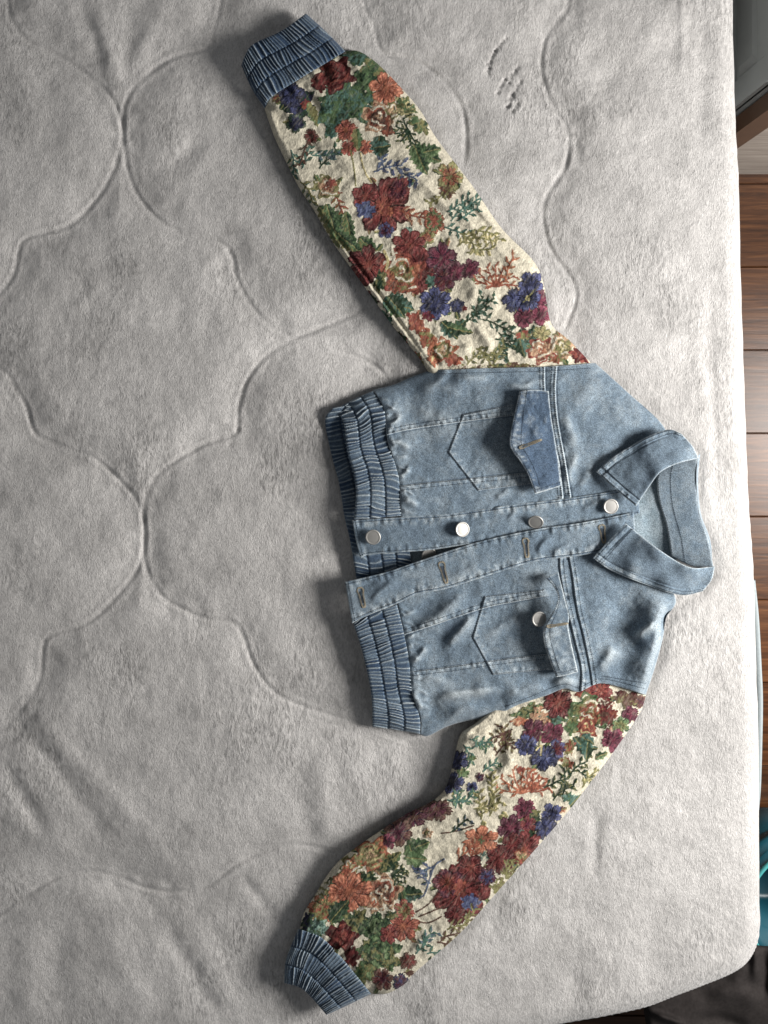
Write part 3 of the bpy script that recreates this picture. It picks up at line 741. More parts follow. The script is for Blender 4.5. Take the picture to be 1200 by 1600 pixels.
def zpl(X, Y):
    z = idw(X, Y, [(545, 935, 30), (560, 960, 31), (600, 925, 32), (660, 900, 32), (700, 895, 32), (770, 868, 32), (830, 850, 32), (900, 840, 33), (960, 830, 32), (990, 830, 30)])
    z = z + 2.2 * fbm(X / 26, Y / 26, 321, 3) + 1.0 * fbm(X / 9, Y / 14, 325, 2)
    for p, w, a in (([(575, 945), (600, 920), (625, 905)], 7, 3.5), ([(838, 870), (848, 850), (865, 838)], 6, 3.5), ([(700, 905), (730, 890), (760, 882)], 8, 2), ([(555, 925), (572, 915), (590, 905)], 6, -2.5), ([(860, 868), (880, 855), (900, 850)], 6, 2.5), ([(915, 860), (930, 850), (942, 845)], 6, 2)): z = z + crease(X, Y, p, w, a)
    for e_ in (PL_T, PL_B): d, s_, g = polydist(X, Y, e_, far=30); z = z + 2.6 * (noise(s_ / 5.5, d / 20, 327) - .5) * np.exp(-((d - 6) / 5.5) ** 2)
    return z
PL_T = [(539, 909), (599, 895), (656, 876), (742, 848), (837, 827), (900, 818), (963, 806), (990, 800)]
PL_B = [(550, 974), (574, 962), (621, 943), (653, 928), (697, 920), (773, 896), (837, 877), (900, 869), (937, 862), (992, 848)]
pl, X4, Y4, Z4, U4, V4 = denim_panel('buttonhole_placket', jk, PL_T, PL_B, [(539, 909), (544, 939), (550, 974)], [(990, 800), (992, 825), (992, 848)], zpl, fpl(331, [(x, y - 3) for x, y in PL_B], -1), thick=2.2)
stitching(pl, [iso(X4, Y4, Z4, U4, V4, v=.07), iso(X4, Y4, Z4, U4, V4, v=.93), iso(X4, Y4, Z4, U4, V4, u=.012)])

# pocket flaps
def flap(name_label, top, bottom, left, right, cps, seed, holes, tint):
    def zf(X, Y): return idw(X, Y, cps) + 5.0 * fbm(X / 20, Y / 26, seed, 3) + 1.2 * fbm(X / 6, Y / 6, seed + 1, 2)
    def ff(X, Y, U, V):
        de = edge_px(X, Y)
        return base_fade(X, Y, seed) * 1.7 - .10 + .42 * np.exp(-((U * 50 - 7) / 5.) ** 2) * (1.5 * noise(Y / 3, X / 6, seed) - .35) + .25 * np.exp(-((1 - V) * 150 / 9) ** 2) * (1.6 * noise(X / 3, Y / 6, seed) - .4) + .22 * np.exp(-(V * 150 / 16) ** 2) * (2 * noise(X / 5, Y / 20, seed) - .6)
    o, X, Y, Z, U, V = denim_panel('pocket_flap', jk, top, bottom, left, right, zf, ff, step=.9, thick=2.4, tint=tint, efade=.75)
    tag(o, name_label)
    stitching(o, [iso(X, Y, Z, U, V, u=.07), iso(X, Y, Z, U, V, u=.26, hi=.95), iso(X, Y, Z, U, V, v=.965), iso(X, Y, Z, U, V, v=.03)], pitch=3.0)
    return o, zf
fl1, zfl1 = flap('darker pocket flap lying nearly flat with a worn buttonhole', [(812, 611), (834, 609), (857, 611)], [(836, 772), (856, 766), (877, 759)], [(812, 611), (803, 650), (796, 688), (800, 704), (812, 720), (825, 742), (836, 772)], [(857, 611), (861, 650), (869, 700), (877, 759)],
     [(815, 620, 40), (800, 690, 52), (810, 712, 53), (825, 740, 48), (836, 768, 39), (855, 620, 32), (864, 680, 33), (874, 750, 32), (838, 690, 43), (840, 650, 40), (850, 740, 39)], 401, None, (0.066, 0.098, 0.145))
fl2, zfl2 = flap('lifted pocket flap curling up in a wave', [(853, 903), (862, 899), (872, 893)], [(869, 1058), (886, 1055), (903, 1050)], [(853, 903), (866, 918), (872, 936), (863, 958), (851, 978), (849, 1000), (858, 1030), (869, 1058)], [(872, 893), (880, 925), (889, 962), (888, 980), (895, 1015), (903, 1050)],
     [(856, 905, 50), (871, 935, 58), (862, 958, 58), (851, 980, 55), (850, 1005, 52), (860, 1035, 48), (869, 1055, 40), (873, 898, 33), (884, 950, 36), (888, 978, 38), (896, 1015, 34), (902, 1048, 32)], 421, None, (0.090, 0.120, 0.150))

# collar
def collar_leaf(label, outer, inner, left, right, cps, seed):
    def zf(X, Y):
        z = idw(X, Y, cps) + 4.5 * fbm(X / 30, Y / 30, seed, 3)
        for ln_ in (outer, left): z = z + seam_z(X, Y, ln_, 1 if ln_ is outer else -1, 0.0, 0.0, 0.8, seed=seed) - 1.1 * np.exp(-((polydist(X, Y, ln_, far=30)[0] - 10.5) / 1.6) ** 2)
        return z
    def ff(X, Y, U, V):
        h = max(plen(left), plen(right))
        return base_fade(X, Y, seed) - .06 + .40 * np.exp(-((V * h - 6) / 5.5) ** 2) * (1.6 * noise(X / 3.2, Y / 3.2, seed) - .45) + .30 * np.exp(-(U * 90 / 8) ** 2) * (1.6 * noise(X / 3.2, Y / 3.2, seed + 3) - .5)
    o, X, Y, Z, U, V = denim_panel('collar_leaf', jk, outer, inner, left, right, zf, ff, step=1.0, thick=1.9, efade=.6)
    tag(o, label)
    stitching(o, [iso(X, Y, Z, U, V, v=.045), iso(X, Y, Z, U, V, v=.15), iso(X, Y, Z, U, V, u=.02), iso(X, Y, Z, U, V, u=.085)], pitch=3.0)
    return o
def zst(X, Y, U, V): return 17 + 9 * U + 3 * np.exp(-((V - .05) / .15) ** 2) * U + 10 * U * np.exp(-((1 - V) / .16) ** 2) + 2 * fbm(X / 25, Y / 25, 501, 2)
cs = denim_panel('collar_stand', jk, [(1031, 733), (1060, 722), (1090, 713)], [(1048, 868), (1080, 884), (1115, 886)], [(1031, 733), (1026, 750), (1029, 782), (1041, 823), (1048, 868)], [(1090, 713), (1088, 750), (1092, 801), (1107, 845), (1115, 886)], zst,
      lambda X, Y, U, V: base_fade(X, Y, 503) + .12 + .3 * np.exp(-(U / .06) ** 2), thick=2.0)
stitching(cs[0], [iso(*cs[1:], u=.05), iso(*cs[1:], u=.36)])
def zfall(X, Y, U, V): return 26 - 21 * U + 10 * (1 - U) * np.exp(-((1 - V) / .16) ** 2) + 4 * np.exp(-((V - .1) / .2) ** 2) * (1 - U)
denim_panel('collar_fall', jk, [(1090, 713), (1094, 708)], [(1115, 886), (1114, 896)], [(1090, 713), (1088, 750), (1092, 801), (1107, 845), (1115, 886)], [(1094, 708), (1091, 750), (1095, 801), (1110, 845), (1114, 896)], zfall,
      lambda X, Y, U, V: base_fade(X, Y, 507), step=1.5)
collar_leaf('collar leaf on the button side', [(931, 737), (955, 716), (982, 699), (1012, 682), (1044, 671), (1064, 677)], [(994, 791), (1012, 764), (1032, 738), (1060, 724), (1092, 716)], [(931, 737), (962, 765), (994, 791)], [(1064, 677), (1082, 697), (1092, 716)],
     [(931, 737, 34), (982, 699, 32), (1042, 671, 27), (1064, 677, 32), (994, 791, 42), (1032, 738, 60), (1060, 724, 52), (1090, 714, 34), (962, 765, 36), (1000, 740, 48), (1030, 700, 43)], 511)
collar_leaf('collar leaf on the buttonhole side', [(926, 872), (956, 892), (1013, 915), (1064, 930), (1098, 924)], [(978, 818), (1029, 858), (1077, 886), (1117, 885)], [(926, 872), (950, 846), (978, 818)], [(1098, 924), (1112, 906), (1117, 885)],
     [(926, 872, 38), (956, 892, 36), (1013, 915, 32), (1064, 929, 30), (1096, 924, 28), (978, 818, 44), (1029, 858, 62), (1077, 886, 58), (1116, 886, 38), (1000, 880, 49), (1050, 905, 46), (950, 846, 41)], 521)
# neck end tab of the button placket
denim_panel('neck_tab', jk, [(960, 797), (978, 789)], [(962, 823), (976, 815)], [(960, 797), (962, 823)], [(978, 789), (981, 797), (976, 815)], lambda X, Y: 22 + 0 * X, lambda X, Y, U, V: base_fade(X, Y, 531) + .05, step=.9)

# metal buttons
def lathe(name, prof, seg=40, mat='button_metal'):
    V = []; F = []
    for (r, z) in prof:
        for k in range(seg): V.append((r * math.cos(2 * math.pi * k / seg), r * math.sin(2 * math.pi * k / seg), z))
    for i in range(len(prof) - 1):
        for k in range(seg): F.append((i * seg + k, i * seg + (k + 1) % seg, (i + 1) * seg + (k + 1) % seg, (i + 1) * seg + k))
    F.append(tuple(range(seg))[::-1]); F.append(tuple((len(prof) - 1) * seg + k for k in range(seg)))
    me = bpy.data.meshes.new(name); me.from_pydata([(x / 1000, y / 1000, z / 1000) for x, y, z in V], [], F)
    me.polygons.foreach_set('use_smooth', np.ones(len(me.polygons), bool)); me.materials.append(MAT[mat]); return me
cap = lathe('button', [(4, -4.5), (4, -0.2), (10.6, 0), (11.5, .5), (11.8, 1.2), (11.5, 1.9), (10.9, 2.4), (10.2, 2.5), (9.6, 2.3), (9.1, 2.05), (8.6, 2.1), (5, 2.3), (.3, 2.35)])
JO = ORG[jk.name]
for (x, y, z, tx, ty) in ((583, 839, 31, 4, -3), (722, 827, 32, -4, 17), (837, 815, 31, 26, -12), (954, 791, 33, 3, 2), (842, 967, 42, 2, 8), (670, 866, 16, 20, 10)):
    o = bpy.data.objects.new('button', cap); COL.objects.link(o); o.parent = jk
    o.location = np.array(W(x, y, z)) - JO; o.rotation_euler = (math.radians(tx), math.radians(ty), 0)

# buttonholes: keyhole slit edged with thread
def buttonhole(parent, zf, a, b, wid=5.8, mat='pale_thread'):
    a = np.array(a, float); b = np.array(b, float); t = b - a; L = np.hypot(*t); t /= L; n = np.array([-t[1], t[0]])
    ths = np.linspace(0, 2 * np.pi, 44, endpoint=False); c = []
    for th in ths:
        u = (1 - math.cos(th)) / 2; hw = wid * (0.55 + 0.45 * math.exp(-((u - .12) / .16) ** 2))
        s = math.sin(th); c.append(a + t * L * u + n * hw * np.sign(s) * abs(s) ** .45)
    c = np.array(c); zz = zf(c[:, 0], c[:, 1])
    # dark slit
    inner = a + t * L * .5 + (c - (a + t * L * .5)) * np.array([.62])
    V = [W(p[0], p[1], z + .35) for p, z in zip(inner, zz)]; V.append(W(*(a + b) / 2, float(zf(np.array([(a + b)[0] / 2]), np.array([(a + b)[1] / 2]))[0]) + .2))
    o = link_mesh('buttonhole', V, [(i, (i + 1) % 44, 44) for i in range(44)], 'thread', parent)
    segs = []
    rng = random.Random(int(a[0]))
    mid = a + t * L * .5
    for i in range(44):
        for q in (0, .5):
            p = c[i] * (1 - q) + c[(i + 1) % 44] * q; z = zz[i]
            ctr = a + t * np.clip((p - a) @ t, .08 * L, .92 * L); dn = (p - ctr); dn /= np.hypot(*dn) + 1e-9
            j = rng.uniform(-.4, .4)
            segs.append(((p[0] - dn[0] * (1.2 + j), p[1] - dn[1] * (1.2 + j), z + .7), (p[0] + dn[0] * (1.0 + j), p[1] + dn[1] * (1. + j), z + .55)))
    V, F = tubes(segs, .75, .5)
    link_mesh('edge_stitching', V, F, mat, o, smooth=False)['kind'] = 'stuff'
for a, b in (((562, 918), (569, 949)), ((689, 878), (698, 911)), ((821, 841), (824, 871)), ((940, 820), (944, 848))): buttonhole(pl, zpl, a, b)
buttonhole(fl1, zfl1, (812, 700), (846, 687), 2.6)
buttonhole(fl2, zfl2, (855, 979), (887, 974), 2.2)

# ------------------------------------------------------------------ tapestry sleeves
PAL = dict(R=(118, 40, 38), R2=(150, 66, 50), DR=(84, 26, 28), P=(84, 34, 52), M=(120, 42, 66), B=(66, 72, 116), N=(40, 42, 68), LB=(96, 108, 150), O=(182, 98, 56), O2=(148, 70, 42), G=(76, 106, 60), DG=(40, 66, 44), LG=(112, 138, 84), T=(70, 112, 98), LT=(130, 168, 150), OL=(126, 122, 62), Y=(200, 182, 112), C=(212, 202, 174), BR=(94, 62, 48), TN=(190, 146, 104), SL=(88, 104, 132))
def _soft(v):
    c = lin(v, 1.0); g = c @ np.array([.3, .59, .11]); return (c * .72 + g * .28) * .86
PAL = {k: _soft(v) for k, v in PAL.items()}
class Tap:
    def __init__(s, X, Y, seed):
        s.shape = X.shape; x = X.ravel(); y = Y.ravel(); s.seed = seed
        # woven edges: shapes break along the weft
        c, sn = math.cos(.55), math.sin(.55)
        a = x * c + y * sn; b = -x * sn + y * c
        j = (noise(a / 2.0, b / 5.0, seed) - .5) * 2.3 + (noise(a / 6, b / 8, seed + 3) - .5) * 2.0
        s.x = x - sn * j; s.y = y + c * j; s.x0 = x; s.y0 = y; s.a = a; s.b = b
        s.col = np.tile(PAL['C'], (len(x), 1)); s.rel = np.zeros(len(x))
        s.col *= (1 + .22 * fbm(x / 30, y / 30, seed + 4, 3))[:, None]
        s.hat = fbm(x / 3.0, y / 3.0, seed + 6, 2); s.k = 0; s.rec = []
    def sel(s, cx, cy, r):
        return np.nonzero((np.abs(s.x - cx) < r) & (np.abs(s.y - cy) < r))[0]
    def pal(s, i, t, cols):
        """posterised palette lookup with woven hatching"""
        cs = np.array([PAL[c] for c in cols]); n = len(cs)
        q = np.clip(t * n + s.hat[i] * 1.1 + (noise(s.a[i] / 1.7, s.b[i] / 4, s.seed + 8) - .5) * .8, 0, n - 1e-3)
        q = np.clip(q - .5, 0, n - 1); k = np.minimum(q.astype(int), n - 1); k2 = np.minimum(k + 1, n - 1); fr = (q - k)[:, None]
        fr = np.clip((fr - .25) * 2, 0, 1)
        return cs[k] * (1 - fr) + cs[k2] * fr
    def put(s, i, c, rel=1.0):
        s.col[i] = c; s.rel[i] = rel
    def flower(s, cx, cy, r, n=5, cols='OR', rot=None, lines='DR', asp=1.0, ang=0.0, depth=.34, cen=None):
        r = r * .93; s.rec.append((cx, cy, r)); s.k += 1; rot = (s.k * 1.7) if rot is None else rot
        i = s.sel(cx, cy, r * 1.5 * max(asp, 1 / asp))
        dx = s.x[i] - cx; dy = s.y[i] - cy; ca, sa = math.cos(ang), math.sin(ang)
        dx, dy = (dx * ca + dy * sa) / asp, (-dx * sa + dy * ca)
        rr = np.hypot(dx, dy); th = np.arctan2(dy, dx)
        pet = np.abs(np.cos(n / 2 * (th - rot)))
        R = r * (1 - depth + depth * pet ** .55) * (1 + .16 * (noise(th * 2.3 + 9, rr * 0 + s.k, s.seed) - .5)) + r * .07 * (np.abs(np.sin(th * n * 1.5 + s.k)) - .5) + .7 * np.cos(th * 23 + s.k)
        m = rr < R; ii = i[m]; t = (rr / R)[m]; pm = pet[m]; thm = th[m]
        c = s.pal(ii, .15 + .8 * t + .28 * (noise(thm * 9, t * 2, s.seed + s.k) - .5), cols)
        dk = (pm < .20) & (t > .22); c[dk] = PAL[lines] * .42
        w_ = np.sin(thm * n * 4.5 + 2.0 * np.sin(5 * t + s.k) + s.k)
        ray = (w_ > .72) & (t > .22) & (t < .9) & (noise(thm * 6, t * 4, s.seed + s.k + 3) > .35)
        c[ray] = np.minimum(c[ray] * 1.2 + PAL[cols[0]] * .2 + .015, .6)
        sh = (w_ < -.78) & (t > .3); c[sh] = c[sh] * .62
        rimm = (t > .72) & (t < .92); c[rimm] = np.minimum(c[rimm] * 1.38 + .012, .6)
        c *= (1.12 - .42 * np.abs(t - .62) ** .8)[:, None]; c[t > .95] *= .8
        s.put(ii, c, .6 + .5 * np.sqrt(np.clip(1 - t, 0, 1)) - .45 * (pm < .22) * (t > .25))
        if cen:
            mm = rr < r * .2; s.put(i[mm], s.pal(i[mm], noise(dx[mm] / 2, dy[mm] / 2, 3), cen), 1.1)
    def rose(s, cx, cy, r, cols, light='C', asp=1.0, ang=0., k=.62, amt=.45):
        s.rec.append((cx, cy, r)); s.k += 1; i = s.sel(cx, cy, r * 1.4 * max(asp, 1 / asp)); dx = s.x[i] - cx; dy = s.y[i] - cy; ca, sa = math.cos(ang), math.sin(ang)
        dx, dy = (dx * ca + dy * sa) / asp, (-dx * sa + dy * ca); rr = np.hypot(dx, dy); th = np.arctan2(dy, dx)
        R = r * (.86 + .14 * np.cos(5 * th + s.k) + .10 * np.cos(9 * th + 2 * s.k))
        m = rr < R; ii = i[m]; t = (rr / R)[m]; thm = th[m]; rm = rr[m]
        c = s.pal(ii, .1 + .85 * t, cols)
        arc = np.sin(rm * k + 1.6 * np.sin(3 * thm + s.k) + thm) 
        lt = (arc > 1 - amt) & (np.sin(thm * 2.0 + s.k + rm * .12) > -.25) & (t < .86)
        c[lt] = PAL[light]; dk = arc < -.86; c[dk] *= .5
        s.put(ii, c, .6 + .35 * arc)
    def leaf(s, x0, y0, x1, y1, w, c1=['G', 'LG'], c2=['DG', 'G'], vein='OL'):
        L = math.hypot(x1 - x0, y1 - y0); tx, ty = (x1 - x0) / L, (y1 - y0) / L
        i = s.sel((x0 + x1) / 2, (y0 + y1) / 2, L * .6 + w); dx = s.x[i] - x0; dy = s.y[i] - y0
        u = (dx * tx + dy * ty) / L; d = -dx * ty + dy * tx
        hw = w * np.clip(np.sin(np.pi * np.clip(u, 0, 1) ** .75), 0, 1) ** .8 * (1 + .18 * np.sin(u * L * .75))
        m = (np.abs(d) < hw) & (u > 0) & (u < 1); ii = i[m]; q = (np.abs(d) / (hw + 1e-6))[m]
        rib = .5 + .5 * np.sin(u[m] * L * .9 - np.abs(d[m]) * .9)
        c = np.where((d[m] > 0)[:, None], s.pal(ii, .3 * rib + .6 * q, c1), s.pal(ii, .3 * rib + .6 * q, c2))
        v = np.abs(d[m]) < .9; c[v] = PAL[vein]
        s.put(ii, c, .9 - .4 * q - .3 * v)
    def blob(s, cx, cy, rx, ry, ang, cols, sc=9.0):
        s.k += 1; i = s.sel(cx, cy, max(rx, ry) * 1.4); dx = s.x[i] - cx; dy = s.y[i] - cy; ca, sa = math.cos(ang), math.sin(ang)
        u = (dx * ca + dy * sa) / rx; v = (-dx * sa + dy * ca) / ry; th = np.arctan2(v, u)
        R = .86 + .13 * np.sin(5 * th + s.k) + .10 * np.sin(9 * th + s.k * 2.3) + .05 * np.sin(17 * th)
        m = np.hypot(u, v) < R; ii = i[m]
        c = s.pal(ii, .5 + 1.5 * fbm(s.x[ii] / sc, s.y[ii] / sc, s.seed + s.k, 3), cols)
        s.put(ii, c, .6 + .8 * fbm(s.x[ii] / 6, s.y[ii] / 6, s.seed + s.k + 50, 2))
    def line(s, pts, w, c):
        p = np.asarray(pts, float); x0, y0 = p.min(0) - 8; x1, y1 = p.max(0) + 8
        i = np.nonzero((s.x0 > x0) & (s.x0 < x1) & (s.y0 > y0) & (s.y0 < y1))[0]
        xs = s.x0[i] * .55 + s.x[i] * .45; ys = s.y0[i] * .55 + s.y[i] * .45
        d, _, _ = polydist(xs, ys, p, far=10); m = d < w
        s.put(i[m], s.pal(i[m], .5 + 0 * d[m], [c]) * (.8 + .5 * noise(xs[m] / 2, ys[m] / 2, 5))[:, None], .7)
    def sprig(s, x, y, ang, L, cols, n=5, leaf=4.0, w=1.35, curl=.5):
        s.k += 1; leaf *= 1.25; L *= 1.12; n += 1; rng = random.Random(s.k * 13 + s.seed); pts = []; a = ang
        for q in range(7):
            pts.append((x, y)); x += L / 6 * math.cos(a); y += L / 6 * math.sin(a); a += curl * rng.uniform(-.5, .6)
        s.line(pts, w, cols[0])
        for q in range(n):
            t = (q + .7) / n * 6; k = min(int(t), 5); px_ = pts[k][0] + (pts[k + 1][0] - pts[k][0]) * (t - k); py_ = pts[k][1] + (pts[k + 1][1] - pts[k][1]) * (t - k)
            b = math.atan2(pts[k + 1][1] - pts[k][1], pts[k + 1][0] - pts[k][0]) + (1 if q % 2 else -1) * rng.uniform(.6, 1.1)
            l = leaf * rng.uniform(1.6, 2.6); ex_, ey_ = px_ + l * math.cos(b), py_ + l * math.sin(b)
            s.line([(px_, py_), (ex_, ey_)], w * .9, cols[0])
            s.leaf(ex_ - 1.2 * leaf * math.cos(b), ey_ - 1.2 * leaf * math.sin(b), ex_ + leaf * 1.2 * math.cos(b + .3), ey_ + leaf * 1.2 * math.sin(b + .3), leaf * .62, [cols[-1]], [cols[q % len(cols)]], cols[0])
    def fan(s, cx, cy, r, cols, n=7, a0=0., spread=2.2):
        for q in range(n):
            b = a0 + spread * (q / (n - 1) - .5); s.sprig(cx, cy, b, r, cols, 3, 2.8, 1.25, .3)

def tap_up(t):
    F, Ro, Le, Bl, Sp, Ln, Fa = t.flower, t.rose, t.leaf, t.blob, t.sprig, t.line, t.fan
    for (x, y, a, c) in ((473, 262, -1.2, ['T', 'DG']), (500, 262, -1.0, ['DG', 'T']), (488, 242, .2, ['T', 'SL']), (520, 300, .9, ['O2', 'OL']), (455, 235, 1.3, ['T', 'OL']), (470, 285, .6, ['OL', 'T'])): Sp(x, y, a, 34, c, 6, 3.4)
    Bl(470, 165, 24, 30, .3, ['N', 'DG', 'N', 'B']); F(455, 148, 24, 5, ['N', 'B', 'N'], lines='N'); F(462, 192, 17, 5, ['N', 'N', 'DG'], lines='N'); Bl(478, 163, 9, 8, 0, ['R', 'O2']); Le(482, 160, 497, 198, 8, ['OL', 'LG'], ['OL'])
    Bl(545, 160, 46, 36, .2, ['DG', 'G', 'T', 'G']); Bl(522, 175, 26, 44, .1, ['G', 'T', 'DG']); Bl(556, 90, 26, 14, .2, ['DG', 'T', 'G']); Bl(585, 110, 24, 22, .4, ['DG', 'G', 'OL']); Bl(570, 125, 22, 22, 0, ['G', 'DG'])
    Ro(522, 117, 30, ['R', 'DR', 'R', 'DR'], 'R2', 1.15, -.3, .5, .4); Bl(497, 133, 16, 9, .7, ['DR', 'R']); F(603, 138, 28, 6, ['O', 'O2', 'O'], lines='O2')
    F(541, 204, 19, 5, ['O', 'R2', 'O2'], lines='R'); F(545, 232, 14, 5, ['O2', 'R2'], lines='R'); F(571, 230, 13, 5, ['R2', 'O'], lines='R'); Le(556, 200, 560, 238, 8, ['OL'], ['G'])
    Ro(592, 184, 27, ['TN', 'BR', 'O2', 'TN'], 'C', 1.1, .3, .6, .55); Ro(616, 172, 15, ['Y', 'TN', 'OL'], 'C'); Bl(606, 205, 12, 9, 0, ['O2', 'BR'])
    Bl(634, 168, 22, 15, .9, ['OL', 'G', 'Y', 'DG']); Fa(640, 205, 20, ['DG', 'OL'], 6, 2.6, 3); Bl(655, 196, 20, 13, .6, ['G', 'OL', 'DG']); Bl(674, 190, 8, 7, 0, ['O2', 'O'])
    Le(640, 232, 690, 252, 15); Le(646, 226, 668, 274, 13); Le(662, 238, 690, 232, 10); Le(592, 212, 596, 250, 15, ['DG', 'T'], ['DG']); Le(584, 232, 612, 226, 9, ['DG'], ['T'])
    F(703, 276, 22, 5, ['OL', 'O2', 'OL'], lines='BR', asp=1.2, ang=1.3); Bl(698, 300, 14, 10, .5, ['OL', 'BR', 'O2']); Sp(692, 300, 2.0, 26, ['OL'], 5, 3)
    Ln([(548, 235), (553, 262), (556, 290)], 1.3, 'OL'); Ln([(563, 240), (569, 265), (580, 285)], 1.3, 'Y'); Sp(585, 268, -.3, 40, ['SL', 'B'], 6, 4); Sp(620, 262, .8, 34, ['SL', 'B'], 5, 4); Sp(600, 262, -1.8, 16, ['SL'], 3, 3)
    F(487, 213, 13, 6, ['BR', 'R', 'BR'], lines='BR'); Sp(480, 216, 1.6, 40, ['BR', 'DG'], 5, 3); Ro(511, 292, 20, ['O2', 'TN', 'OL'], 'C', 1.2, .4); Bl(518, 286, 9, 8, 0, ['R2', 'O'])
    # left leaves
    for a in ((498, 322, 560, 385, 16), (510, 318, 530, 390, 12), (540, 330, 552, 392, 9), (560, 372, 590, 392, 11), (522, 360, 570, 400, 12)): Le(*a, ['G', 'OL'], ['DG', 'G'])
    # great red flower
    F(598, 322, 47, 7, ['O', 'R2', 'R', 'R', 'DR'], rot=.4, lines='DR', depth=.3); F(571, 308, 24, 5, ['R2', 'R', 'R'], lines='DR'); F(622, 296, 22, 5, ['R', 'P', 'R'], lines='P'); Bl(571, 328, 17, 15, .2, ['LB', 'B', 'LB']); F(603, 360, 14, 5, ['B', 'P', 'B'], lines='P'); Bl(604, 330, 12, 10, 0, ['O', 'R2'])
    Sp(622, 330, .1, 38, ['O2', 'TN'], 7, 4); Bl(637, 360, 14, 8, .2, ['LT', 'T', 'C']); F(678, 345, 18, 6, ['O', 'R2', 'G', 'O2'], lines='OL', asp=1.3, ang=1.2); F(668, 370, 13, 5, ['R2', 'O', 'OL'], lines='OL')
    for (x, y, a) in ((705, 345, -.9), (700, 330, -.4), (715, 345, -.5), (725, 330, -1.0), (695, 355, .3)): Sp(x, y, a, 34, ['T', 'DG'], 6, 3.2)
    for (x, y, a) in ((715, 385, -.7), (735, 375, -.4), (745, 360, .2), (730, 395, -.1), (720, 365, .5)): Sp(x, y, a, 34, ['OL', 'Y'], 6, 3.4)
    # red roses
    F(640, 384, 30, 8, ['R2', 'R', 'R'], lines='DR'); F(575, 414, 34, 6, ['R2', 'R', 'DR'], lines='DR'); F(655, 420, 40, 8, ['R', 'DR', 'R'], lines='DR'); Ro(628, 426, 36, ['O2', 'OL', 'O', 'R2'], 'C', 1.1, .5, .55, .5); Ln([(600, 392), (606, 405), (604, 420)], 2.2, 'Y'); Ln([(612, 388), (616, 402), (612, 415)], 2, 'C'); Bl(622, 448, 24, 12, .2, ['OL', 'O2', 'BR']); Bl(594, 440, 10, 20, .2, ['DG', 'OL'])
    F(690, 404, 28, 6, ['P', 'M', 'P'], lines='N'); F(735, 420, 17, 6, ['M', 'P'], lines='P'); F(695, 434, 22, 6, ['P', 'DR', 'P'], lines='N'); F(712, 424, 18, 5, ['M', 'P'], lines='P'); Bl(672, 440, 8, 12, 0, ['DG', 'T'])
    Fa(775, 448, 30, ['O2', 'O', 'TN'], 7, -1.6, 2.8); Sp(790, 440, -1.5, 36, ['O', 'TN'], 6, 3.4)
    # pansies
    F(830, 444, 22, 5, ['B', 'N', 'B'], lines='N'); F(804, 470, 21, 5, ['LB', 'B', 'N'], lines='N'); F(845, 468, 16, 4, ['M', 'P'], lines='P'); F(819, 496, 19, 4, ['M', 'P', 'M'], lines='P'); F(846, 492, 18, 4, ['P', 'M'], lines='P'); F(825, 466, 22, 6, ['B', 'N', 'B'], lines='N', cen=['Y', 'OL']); Ln([(818, 472), (826, 464), (836, 452)], 1.1, 'OL')
    F(680, 474, 27, 6, ['B', 'N', 'B'], lines='N'); F(714, 478, 13, 5, ['B', 'N'], lines='N'); Bl(668, 494, 12, 9, .3, ['M', 'R', 'B']); Bl(726, 482, 5, 4, 0, ['R'])
    Le(598, 470, 648, 484, 18, ['T', 'G'], ['T', 'DG']); Le(606, 462, 634, 498, 12, ['T', 'LG'], ['DG']); Bl(650, 505, 13, 22, -.5, ['O', 'R2', 'O2']); Bl(668, 530, 14, 20, -.5, ['O', 'O2', 'OL'])
    Le(690, 502, 716, 530, 11, ['DG', 'T'], ['DG']); Le(704, 520, 730, 500, 10, ['DG'], ['T', 'G']); Le(700, 512, 740, 520, 8, ['DG'], ['G'])
    for (x, y, a) in ((725, 505, -.6), (740, 490, -.5), (755, 500, .1), (738, 500, -1.1)): Sp(x, y, a, 36, ['DG', 'T'], 6, 3.4)
    for (x, y, a) in ((790, 515, .4), (775, 530, .2), (800, 545, -.3), (780, 520, 1.0)): Sp(x, y, a, 36, ['DG', 'T'], 6, 4.2)
    Le(800, 540, 828, 548, 9, ['DG'], ['T']); Le(812, 530, 820, 560, 8, ['DG'], ['T'])
    Bl(818, 524, 14, 8, 0, ['O2', 'R2', 'OL']); F(846, 522, 15, 6, ['OL', 'Y', 'OL'], lines='G'); Ro(845, 548, 22, ['O', 'TN', 'R2'], 'C', 1.1, 0, .7, .5); Ro(880, 543, 22, ['Y', 'OL', 'TN'], 'C', 1.1, .4, .7, .55); Bl(905, 556, 18, 12, .6, ['R', 'DR', 'R2']); Bl(868, 562, 14, 7, 0, ['OL', 'O2', 'G'])
    Ro(692, 548, 22, ['TN', 'OL', 'O'], 'C', 1.1, .2, .6, .5); Bl(709, 563, 16, 10, 0, ['O', 'O2', 'R2']); Bl(676, 560, 9, 16, -.4, ['Y', 'O', 'BR'])
    for (x, y, a) in ((730, 570, -1.0), (750, 560, -.3), (745, 545, .5), (770, 570, -.9)): Sp(x, y, a, 32, ['OL', 'DG'], 6, 3.2)
    Bl(800, 572, 40, 6, 0, ['BR', 'OL', 'DG']); Bl(730, 574, 30, 5, 0, ['BR', 'C', 'OL'])
    for (x, y, rx, ry, c) in ((556, 440, 10, 18, ['R', 'DR']), (580, 470, 10, 18, ['DR', 'DG']), (603, 500, 10, 18, ['DG', 'T']), (628, 532, 9, 18, ['DG', 'R2']), (652, 560, 8, 14, ['O2', 'OL'])): Bl(x, y, rx, ry, -.6, c)

